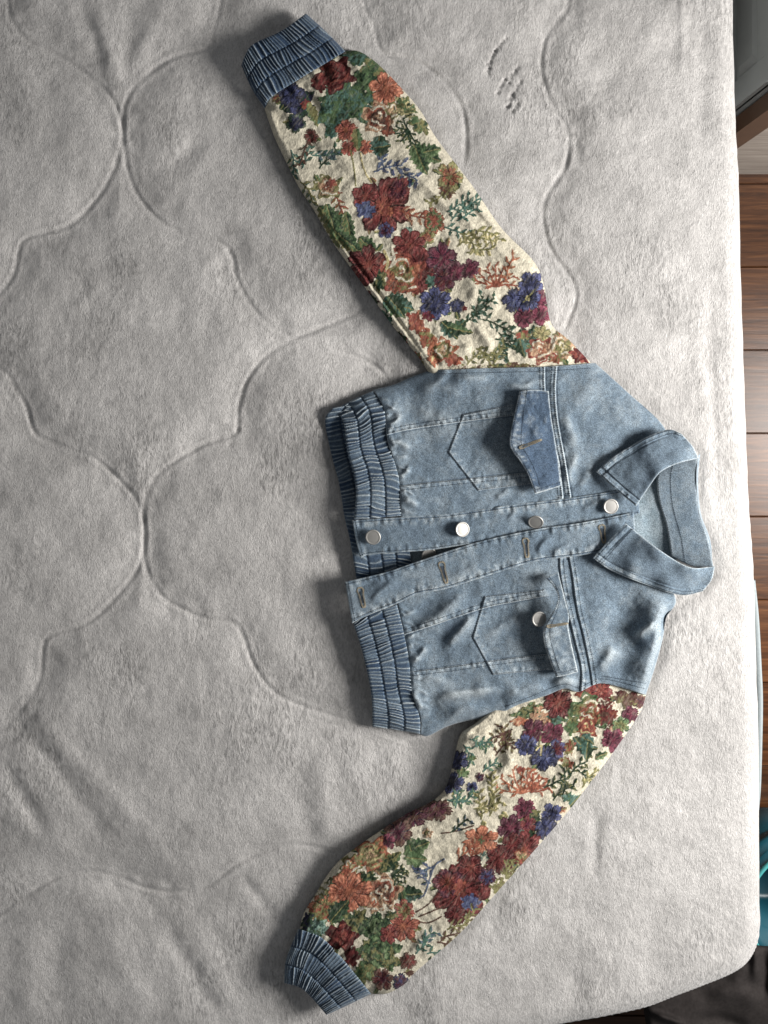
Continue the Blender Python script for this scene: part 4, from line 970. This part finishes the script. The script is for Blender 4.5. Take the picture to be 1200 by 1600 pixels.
def tap_lo(t):
    F, Ro, Le, Bl, Sp, Ln, Fa = t.flower, t.rose, t.leaf, t.blob, t.sprig, t.line, t.fan
    for (x, y, a) in ((775, 1180, -1.0), (790, 1170, -1.5), (775, 1150, .4), (800, 1140, 2.6)): Sp(x, y, a, 32, ['BR', 'OL'], 6, 3.2)
    for (x, y, a) in ((735, 1155, .3), (740, 1168, -.4), (725, 1165, .9)): Sp(x, y, a, 26, ['T', 'LG'], 5, 3)
    Bl(826, 1113, 32, 13, -.4, ['G', 'OL', 'DG', 'LG']); Bl(862, 1124, 26, 12, .1, ['DG', 'T', 'G']); Bl(812, 1128, 16, 8, 0, ['O', 'TN']); Fa(830, 1128, 22, ['TN', 'O'], 6, -.4, 1.6)
    F(872, 1098, 27, 7, ['R2', 'R', 'DR'], lines='DR'); F(938, 1078, 22, 6, ['R2', 'R'], lines='DR'); Bl(980, 1092, 26, 14, .2, ['DR', 'BR', 'OL']); Bl(910, 1082, 14, 10, 0, ['R', 'O2'])
    Ro(922, 1112, 31, ['OL', 'O2', 'OL', 'G'], 'C', 1.15, 0, .6, .5); Ro(916, 1137, 20, ['O', 'R2', 'O2'], 'Y', 1., 0, .7, .4); Bl(950, 1118, 16, 18, .3, ['BR', 'R', 'O2']); Bl(893, 1136, 12, 14, 0, ['OL', 'G']); Ro(945, 1098, 14, ['BR', 'R'], 'C'); Ro(955, 1140, 10, ['TN', 'BR'], 'C')
    F(985, 1116, 15, 5, ['M', 'P'], lines='DR'); F(970, 1133, 15, 6, ['LG', 'OL', 'G'], lines='DG'); F(958, 1156, 21, 5, ['M', 'P', 'M'], lines='P'); F(1002, 1096, 12, 5, ['P', 'BR'], lines='N')
    Le(896, 1152, 926, 1184, 10, ['T', 'DG'], ['DG']); Le(908, 1150, 930, 1162, 9, ['DG', 'T'], ['T']); Le(905, 1168, 935, 1170, 8, ['DG'], ['T']); Le(918, 1160, 915, 1190, 8, ['T'], ['DG']); Le(930, 1184, 950, 1176, 6)
    F(833, 1141, 20, 4, ['M', 'P', 'P'], lines='DR'); F(863, 1147, 21, 4, ['M', 'P', 'M'], lines='DR'); F(822, 1165, 19, 5, ['B', 'N', 'B'], lines='N'); F(870, 1170, 17, 4, ['R', 'P', 'B'], lines='P'); F(850, 1184, 23, 5, ['LB', 'B', 'N'], lines='N'); Ln([(838, 1172), (846, 1164), (845, 1180)], 1.3, 'Y'); Ln([(845, 1150), (842, 1166)], 1.2, 'OL')
    Bl(890, 1168, 9, 14, .3, ['O2', 'OL', 'R2']); Bl(886, 1192, 14, 8, .6, ['OL', 'O2'])
    F(716, 1188, 18, 5, ['N', 'B', 'N'], lines='N'); F(708, 1224, 19, 5, ['N', 'N', 'B'], lines='N'); F(738, 1230, 10, 5, ['N', 'B'], lines='N'); F(750, 1214, 8, 5, ['N', 'P'], lines='N'); Bl(724, 1208, 11, 8, .3, ['OL', 'LG', 'G']); Bl(738, 1184, 7, 5, 0, ['OL', 'G'])
    for (x, y, a) in ((712, 1262, -1.4), (722, 1255, -.6), (700, 1250, .4), (755, 1205, -.7)): Sp(x, y, a, 24, ['T', 'LG'], 5, 3)
    Fa(815, 1240, 36, ['O', 'R2', 'TN'], 7, -1.6, 2.6); Fa(830, 1238, 26, ['O2', 'O'], 5, -1.0, 1.8); Bl(813, 1202, 7, 6, 0, ['O', 'R2'])
    for (x, y, a) in ((752, 1280, -1.4), (765, 1275, -1.1), (745, 1268, -.6), (770, 1250, -1.6)): Sp(x, y, a, 36, ['OL', 'Y'], 7, 3.2)
    for (x, y, a) in ((865, 1250, -1.0), (850, 1230, -.3), (880, 1240, -1.4), (890, 1215, -1.2), (905, 1205, .6)): Sp(x, y, a, 36, ['DG', 'OL'], 6, 3.2)
    Bl(888, 1246, 12, 8, -.3, ['LT', 'T', 'G']); Le(890, 1260, 908, 1242, 7, ['DG'], ['T']); Sp(910, 1230, -1.0, 34, ['OL', 'Y'], 5, 3)
    F(862, 1272, 18, 5, ['B', 'N', 'B'], lines='N'); F(852, 1294, 20, 5, ['N', 'B', 'N'], lines='N'); F(820, 1264, 19, 6, ['M', 'P', 'M'], lines='DR'); F(798, 1294, 24, 6, ['M', 'P', 'P'], lines='DR'); Bl(836, 1275, 10, 12, .4, ['OL', 'DG']); Bl(824, 1302, 14, 7, .1, ['T', 'DG', 'G']); F(825, 1288, 14, 5, ['M', 'R'], lines='DR')
    F(820, 1328, 34, 8, ['R2', 'R', 'DR', 'R'], lines='DR'); F(778, 1342, 27, 7, ['R', 'R', 'DR'], lines='DR'); F(800, 1320, 20, 6, ['R', 'DR'], lines='DR'); Ro(816, 1338, 15, ['OL', 'O2'], 'TN'); Fa(790, 1372, 26, ['OL', 'BR'], 6, -.6, 1.8); Fa(772, 1395, 20, ['OL', 'BR'], 5, -.7, 1.4)
    F(752, 1312, 24, 6, ['G', 'O2', 'O', 'O'], lines='O2', asp=1.25); Sp(715, 1345, -.9, 34, ['O', 'TN'], 6, 3.8); Sp(732, 1350, -1.2, 28, ['O2', 'O'], 6, 3.6); Bl(754, 1342, 9, 14, .3, ['LT', 'C', 'T'])
    F(680, 1266, 20, 6, ['BR', 'P', 'BR'], lines='BR', asp=1.5); F(645, 1278, 17, 6, ['BR', 'P'], lines='N', asp=1.4); F(622, 1300, 25, 6, ['P', 'P', 'BR'], lines='N'); F(605, 1315, 14, 5, ['P', 'M'], lines='N')
    Le(632, 1330, 672, 1316, 14); Le(640, 1320, 652, 1362, 13); Le(634, 1340, 668, 1344, 12, ['LG', 'G'], ['G']); Ln([(690, 1302), (715, 1298), (740, 1290)], 1.2, 'BR'); Ro(668, 1302, 9, ['OL', 'TN'], 'C'); Sp(705, 1300, -.5, 30, ['DG', 'SL'], 5, 3)
    Ro(580, 1336, 28, ['TN', 'OL', 'O'], 'Y', 1.2, -.4, .6, .5); Le(594, 1362, 628, 1330, 11, ['OL', 'G'], ['DG', 'OL']); Bl(612, 1352, 14, 10, .2, ['DG', 'OL']); Ro(548, 1352, 18, ['Y', 'O', 'OL'], 'C'); Bl(540, 1364, 9, 8, 0, ['O', 'O2']); Fa(612, 1365, 20, ['DG', 'OL'], 5, .4, 2)
    F(720, 1392, 48, 7, ['O2', 'R', 'R', 'DR', 'R'], rot=.9, lines='DR', depth=.3); F(735, 1356, 24, 5, ['R2', 'R', 'DR'], lines='DR'); F(700, 1380, 26, 5, ['O2', 'R', 'P'], lines='DR'); Bl(735, 1410, 16, 14, .2, ['LB', 'B', 'LB']); F(761, 1370, 16, 5, ['P', 'B', 'P'], lines='N'); F(712, 1430, 18, 5, ['R', 'DR'], lines='DR'); Bl(718, 1386, 10, 14, .4, ['R2', 'O2'])
    Ln([(694, 1342), (680, 1352), (672, 1372), (664, 1396), (655, 1404)], 1.4, 'SL'); Sp(680, 1352, 2.6, 26, ['SL', 'B'], 5, 3.4); Sp(672, 1380, -2.6, 22, ['SL', 'DG'], 4, 3.2)
    Le(620, 1398, 662, 1396, 13, ['DG', 'T'], ['DG']); Le(622, 1380, 632, 1412, 8, ['DG'], ['G'])
    Ro(600, 1392, 27, ['TN', 'BR', 'O2', 'TN'], 'C', 1.1, .4, .6, .55); Ro(586, 1412, 16, ['O', 'TN'], 'C'); Bl(570, 1372, 22, 12, -.3, ['OL', 'DG', 'G']); Bl(525, 1378, 20, 12, -.6, ['DG', 'OL'])
    F(545, 1394, 34, 7, ['O', 'O2', 'O'], lines='O2', asp=1.2); F(508, 1418, 24, 6, ['O2', 'OL', 'O'], lines='OL', asp=1.3); Bl(498, 1430, 20, 14, .2, ['O2', 'OL', 'G'])
    Le(516, 1440, 545, 1406, 15, ['DG', 'G'], ['DG']); Bl(560, 1442, 28, 22, .3, ['G', 'DG', 'OL']); Bl(590, 1448, 24, 24, .2, ['G', 'DG', 'LG', 'G']); Bl(592, 1490, 40, 32, .2, ['G', 'OL', 'DG', 'G', 'LG']); Bl(570, 1520, 20, 18, .3, ['G', 'OL', 'LG'])
    Bl(493, 1450, 26, 17, .2, ['T', 'LT', 'G', 'T']); Ro(534, 1464, 25, ['R2', 'R', 'DR'], 'R2', 1.1, .3, .5, .35); Bl(550, 1496, 13, 18, .2, ['R', 'DR']); 
    F(630, 1448, 25, 6, ['O', 'R2', 'O2'], lines='R', asp=1.1); F(632, 1422, 18, 6, ['O2', 'OL', 'R2'], lines='BR'); Bl(612, 1430, 12, 8, 0, ['DG', 'OL']); F(608, 1460, 16, 5, ['R2', 'R'], lines='DR')
    for p in ([(655, 1432), (675, 1424), (695, 1416)], [(655, 1440), (670, 1442), (690, 1432)], [(650, 1425), (668, 1414), (680, 1400)]): Ln(p, 1.2, 'BR')
    for (x, y, a, c) in ((650, 1490, -.9, ['T', 'DG']), (662, 1480, -1.5, ['T', 'SL']), (668, 1490, -.3, ['T', 'OL']), (684, 1472, .1, ['BR', 'OL']), (690, 1465, -.3, ['BR', 'OL']), (700, 1452, -.5, ['OL', 'BR']), (665, 1510, -.6, ['DG', 'BR']), (725, 1445, -.8, ['OL', 'BR'])): Sp(x, y, a, 28, c, 5, 3.4)
    F(638, 1502, 15, 6, ['BR', 'R', 'BR'], lines='BR'); F(598, 1530, 20, 6, ['P', 'DR', 'BR'], lines='N'); F(626, 1534, 15, 5, ['B', 'P', 'N'], lines='N'); Bl(640, 1520, 9, 6, .3, ['BR', 'OL'])
    Bl(480, 1440, 10, 16, .4, ['DG', 'N']); Bl(505, 1390, 10, 16, .5, ['T', 'OL', 'C'])

def sleeve(label, Lp, Rp, endA, endB, zmid, folds, painter, seed, grooves=()):
    """tube lying flat; Lp/Rp run from end A to end B"""
    nl = int(max(plen(Lp), plen(Rp)) / 0.95); nw = 262
    q = np.linspace(0, 1, nw); us = .72 * q + .28 * (.5 - .5 * np.cos(np.pi * q))
    X, Y, U, V = coons(endA, endB, Lp, Rp, us=us, vs=np.linspace(0, 1, nl))
    wd = np.hypot(X[:, -1] - X[:, 0], Y[:, -1] - Y[:, 0])[:, None]
    dl = U * wd; dr = (1 - U) * wd; d = np.minimum(dl, dr)
    h = zmid(V, U, X, Y)
    Z = 4 + (h - 4) * roll(d, 15)
    Z = Z + 3.4 * fbm(X / 40, Y / 40, seed, 3) * np.clip(d / 14, 0, 1) + 3.0 * fbm(X / 14, Y / 14, seed + 2, 2) * np.clip(d / 8, 0, 1)
    for p, w, a in folds: Z = Z + crease(X, Y, p, w, a) * np.clip(d / 8, 0, 1)
    rg = random.Random(seed); ca = np.array(resample(endA, 17)); cb = np.array(resample(endB, 17)); dirv = (cb.mean(0) - ca.mean(0)); dirv /= np.hypot(*dirv)
    for q_ in ca[1:-1]:          # gathers where the sleeve is set into the cuff
        L_ = rg.uniform(14, 46); k_ = rg.uniform(-.35, .35); e_ = q_ + L_ * (dirv + k_ * np.array([-dirv[1], dirv[0]]))
        Z = Z + crease(X, Y, [tuple(q_ - 6 * dirv), tuple((q_ + e_) / 2), tuple(e_)], rg.uniform(3, 6), rg.uniform(-3.5, 4)) * np.clip(d / 8, 0, 1)
    for p, w, a in grooves: Z = Z + ridge(X, Y, p, w, a)
    dm = Tap(np.zeros((1, 2)), np.zeros((1, 2)), seed); painter(dm)      # first pass only collects where the blossoms sit
    T = Tap(X, Y, seed); rl = random.Random(seed + 1)
    for (cx, cy, r_) in dm.rec:
        if r_ < 11: continue
        for q_ in range(1 if r_ < 20 else 3):                            # leaves peeping out from behind each blossom
            b_ = rl.uniform(0, 2 * math.pi); L_ = rl.uniform(10, 17)
            x0, y0 = cx + (r_ - 6) * math.cos(b_), cy + (r_ - 6) * math.sin(b_); b_ += rl.uniform(-.6, .6)
            c_ = rl.choice([(['G', 'LG'], ['DG', 'G']), (['OL', 'G'], ['DG']), (['DG', 'T'], ['DG']), (['OL', 'Y'], ['OL', 'G']), (['O2', 'TN'], ['BR'])])
            T.leaf(x0, y0, x0 + L_ * math.cos(b_), y0 + L_ * math.sin(b_), rl.uniform(3, 5.5), c_[0], c_[1])
    painter(T)
    col = T.col.reshape(X.shape + (3,)); rel = T.rel.reshape(X.shape)
    rough = noise(T.a / 2.2, T.b / 4.5, seed + 30).reshape(X.shape) - .5
    Zt = Z + .85 * rel + .4 * rough * (rel > 0) + .2 * rough + 1.3 * fbm(X / 6.5, Y / 6.5, seed + 40, 2) * np.clip(d / 6, 0, 1)
    col = col * (.78 + .42 * noise(T.a / 1.5, T.b / 2.6, seed + 31).reshape(X.shape))[..., None]
    fl = (noise(T.a / 1.9, T.b / 8.0, seed + 33) ** 4 * .22).reshape(X.shape) * (rel > 0)      # pale warp threads showing between the coloured weft
    col = col * (1 - fl[..., None]) + PAL['C'] * .8 * fl[..., None]
    dk = np.clip((noise(T.a / 2.3, T.b / 9.0, seed + 35) - .66) * 1.6, 0, .35).reshape(X.shape) * (rel > 0)
    col = col * (1 - dk[..., None])
    Zb = np.minimum(1.0 + (Z - 1) * np.exp(-(d / 5.0) ** 1.2), Z - 1.5)
    o = sheet('sleeve', X, Y, Zt, Zb, col, 'tapestry', jk)
    tag(o, label); return o, X, Y, Z
s1 = sleeve('straight tapestry sleeve with blue pansy near the armhole', SL1_L, SL1_R, [(413, 168), (420, 152), (467, 123), (507, 98), (537, 80)], [(676, 592), (760, 588), (850, 586), (928, 572)],
    lambda V, U, X, Y: 19 + 7 * np.sin(np.pi * V) ** .7 + 5 * np.exp(-((V - .05) / .06) ** 2) - 9 * np.clip((V - .93) / .07, 0, 1),
    [([(684, 300), (735, 350), (776, 392)], 7, 3.5), ([(640, 262), (680, 305), (720, 350)], 6, 3.5), ([(700, 290), (760, 350), (815, 400)], 6, -3), ([(760, 370), (800, 410), (830, 430)], 6, 3.0), ([(505, 215), (540, 250), (560, 285)], 9, 4), ([(475, 190), (490, 230), (520, 260)], 7, -3.5), ([(725, 420), (740, 450), (735, 480)], 9, 4), ([(745, 430), (770, 470), (765, 500)], 8, 3.5), ([(735, 505), (760, 530), (770, 560)], 8, 4), ([(690, 535), (715, 545), (745, 540)], 6, 3.5), ([(500, 90), (510, 120), (525, 140)], 7, -4), ([(470, 125), (485, 155), (510, 185)], 8, -5), ([(440, 150), (455, 180), (470, 210)], 8, 4), ([(545, 90), (565, 115), (575, 140)], 9, 4), ([(790, 480), (800, 520), (830, 560)], 8, 2.5), ([(620, 230), (650, 280), (690, 310)], 9, 3), ([(665, 545), (680, 560), (690, 580)], 5, -4), ([(430, 230), (455, 275), (480, 310)], 5, -3)],
    tap_up, 601, [([(500, 332), (540, 388), (592, 459), (640, 525), (672, 570)], 3.2, -5.5)])
s2 = sleeve('bent tapestry sleeve with blue and plum pansy below the lower pocket', SL2_L[::-1], SL2_R[::-1], [(468, 1453), (501, 1466), (526, 1492), (545, 1514), (578, 1553)], [(772, 1100), (850, 1072), (930, 1050), (1011, 1078)],
    lambda V, U, X, Y: 20 + 7 * np.sin(np.pi * V) ** .7 + 5 * np.exp(-((V - .05) / .06) ** 2) - 7 * np.clip((V - .94) / .06, 0, 1),
    [([(640, 1335), (720, 1305), (800, 1282)], 8, 4), ([(600, 1370), (680, 1330), (740, 1300)], 8, -3.5), ([(700, 1300), (780, 1260), (860, 1210)], 9, 3.5), ([(740, 1240), (790, 1200), (800, 1160)], 8, 4.5), ([(755, 1260), (810, 1225), (840, 1190)], 8, 3), ([(765, 1195), (785, 1160), (790, 1130)], 7, -4), ([(725, 1160), (745, 1150), (770, 1145)], 6, 4), ([(730, 1140), (755, 1145), (790, 1130)], 5, -3.5), ([(620, 1310), (660, 1290), (700, 1285)], 8, -4), ([(860, 1230), (890, 1200), (930, 1180)], 8, 2.5), ([(640, 1400), (690, 1390), (740, 1360)], 8, 3), ([(560, 1480), (590, 1450), (630, 1420)], 9, 3), ([(520, 1460), (540, 1440), (570, 1420)], 7, -3), ([(620, 1520), (650, 1480), (680, 1450)], 7, 3.5), ([(820, 1250), (860, 1240), (900, 1215)], 6, -3), ([(880, 1080), (900, 1100), (940, 1095)], 7, 3)],
    tap_lo, 641)

# cuffs: gathered denim, child of their sleeve
def cuff_z(h0, sides, w=16):
    def zf(X, Y):
        z = h0 + 2.5 * fbm(X / 25, Y / 25, 71, 2)
        for sdl in sides:
            d, _, _ = polydist(X, Y, sdl, far=60); z = 5 + (z - 5) * roll(d, w)
        return z
    return zf
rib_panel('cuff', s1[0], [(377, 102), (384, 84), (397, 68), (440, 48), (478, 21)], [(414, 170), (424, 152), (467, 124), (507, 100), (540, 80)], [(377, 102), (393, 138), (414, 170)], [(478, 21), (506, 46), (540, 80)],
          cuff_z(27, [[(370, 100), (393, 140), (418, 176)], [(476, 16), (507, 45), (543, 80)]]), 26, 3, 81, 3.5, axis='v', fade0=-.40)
rib_panel('cuff', s2[0], [(466, 1451), (501, 1464), (528, 1490), (547, 1512), (580, 1553)], [(444, 1536), (468, 1543), (486, 1558), (510, 1586)], [(466, 1451), (447, 1499), (444, 1536)], [(580, 1553), (545, 1570), (510, 1586)],
          cuff_z(26, [[(468, 1446), (445, 1499), (440, 1540)], [(584, 1553), (545, 1573), (508, 1590)]], 12), 30, 3, 82, 3.5, axis='v', fade0=-.2)

# ------------------------------------------------------------------ things on the floor beside the bed
# teal plastic tub with pale rim
tx, ty = W(1268, 1424, -300)[:2]
tub = empty('plastic_tub', (tx, ty, zf_), 'teal plastic tub with pale aqua rim half hidden past the bed edge', 'tub')
def lathe_obj(name, prof, mat, parent, seg=64, sx=1.0, sy=1.0, cap=False):
    V = []; F = []
    for (r_, z) in prof:
        for k in range(seg): V.append((tx + sx * r_ * math.cos(2 * math.pi * k / seg), ty + sy * r_ * math.sin(2 * math.pi * k / seg), z))
    for i in range(len(prof) - 1):
        for k in range(seg): F.append((i * seg + k, i * seg + (k + 1) % seg, (i + 1) * seg + (k + 1) % seg, (i + 1) * seg + k))
    if cap: F.append(tuple(range(seg))[::-1])
    return link_mesh(name, V, F, mat, parent)
R0 = 0.125
lathe_obj('tub_wall', [(R0 * .74, zf_ + .002), (R0 * .80, zf_ + .01), (R0 * .97, -.302), (R0 * .955, -.302), (R0 * .79, zf_ + .02), (R0 * .70, zf_ + .012), (.002, zf_ + .012)], 'teal_plastic', tub, cap=True)
rim = [(R0 * (1.0 + .03 * math.cos(a)), -.300 + .0045 * math.sin(a)) for a in np.linspace(0, 2 * math.pi, 12)]
V = []; F = []; seg = 64
lathe_obj('rim', rim, 'aqua_rim', tub)
lathe_obj('shade_band', [(R0 * .86, -.40), (R0 * 1.05, -.355), (R0 * 1.06, -.345), (R0 * .95, -.335)], 'teal_plastic', tub)  # added dark ring standing in for the shadow outside the rim
# black garment dropped over the corner
gx_ = np.linspace(0, 1, 90); 
Xc, Yc, Uc, Vc = coons([(1010, 1540), (1080, 1500), (1150, 1470), (1194, 1478), (1300, 1478)], [(1030, 1700), (1100, 1720), (1200, 1720), (1320, 1720)], [(1010, 1540), (1006, 1580), (1030, 1700)], [(1300, 1478), (1320, 1600), (1320, 1720)], us=np.linspace(0, 1, 110), vs=np.linspace(0, 1, 90))
Zc = -235 + 30 * fbm(Xc / 90, Yc / 90, 91, 3)
for p, w, a in (([(1175, 1470), (1182, 1500), (1178, 1540)], 9, 16), ([(1195, 1475), (1200, 1520), (1190, 1570)], 10, -14), ([(1010, 1580), (1040, 1590), (1080, 1605)], 6, 14), ([(1070, 1600), (1120, 1592), (1180, 1610)], 12, -14), ([(1100, 1560), (1150, 1550), (1200, 1570)], 16, 14), ([(1150, 1490), (1160, 1520), (1140, 1550)], 12, 8)): Zc = Zc + crease(Xc, Yc, p, w, a)
de = edge_px(Xc, Yc); Zc = Zc - 18 * (1 - roll(de, 14))
gar = empty('dark_garment', W(1160, 1600, -300), 'crumpled black garment heaped beside the rounded bed corner', 'clothing')
sheet('cloth', Xc, Yc, Zc, np.minimum(Zc - 3, Zc * 0 - 330 + 0 * Zc) , None, 'black_cloth', gar)
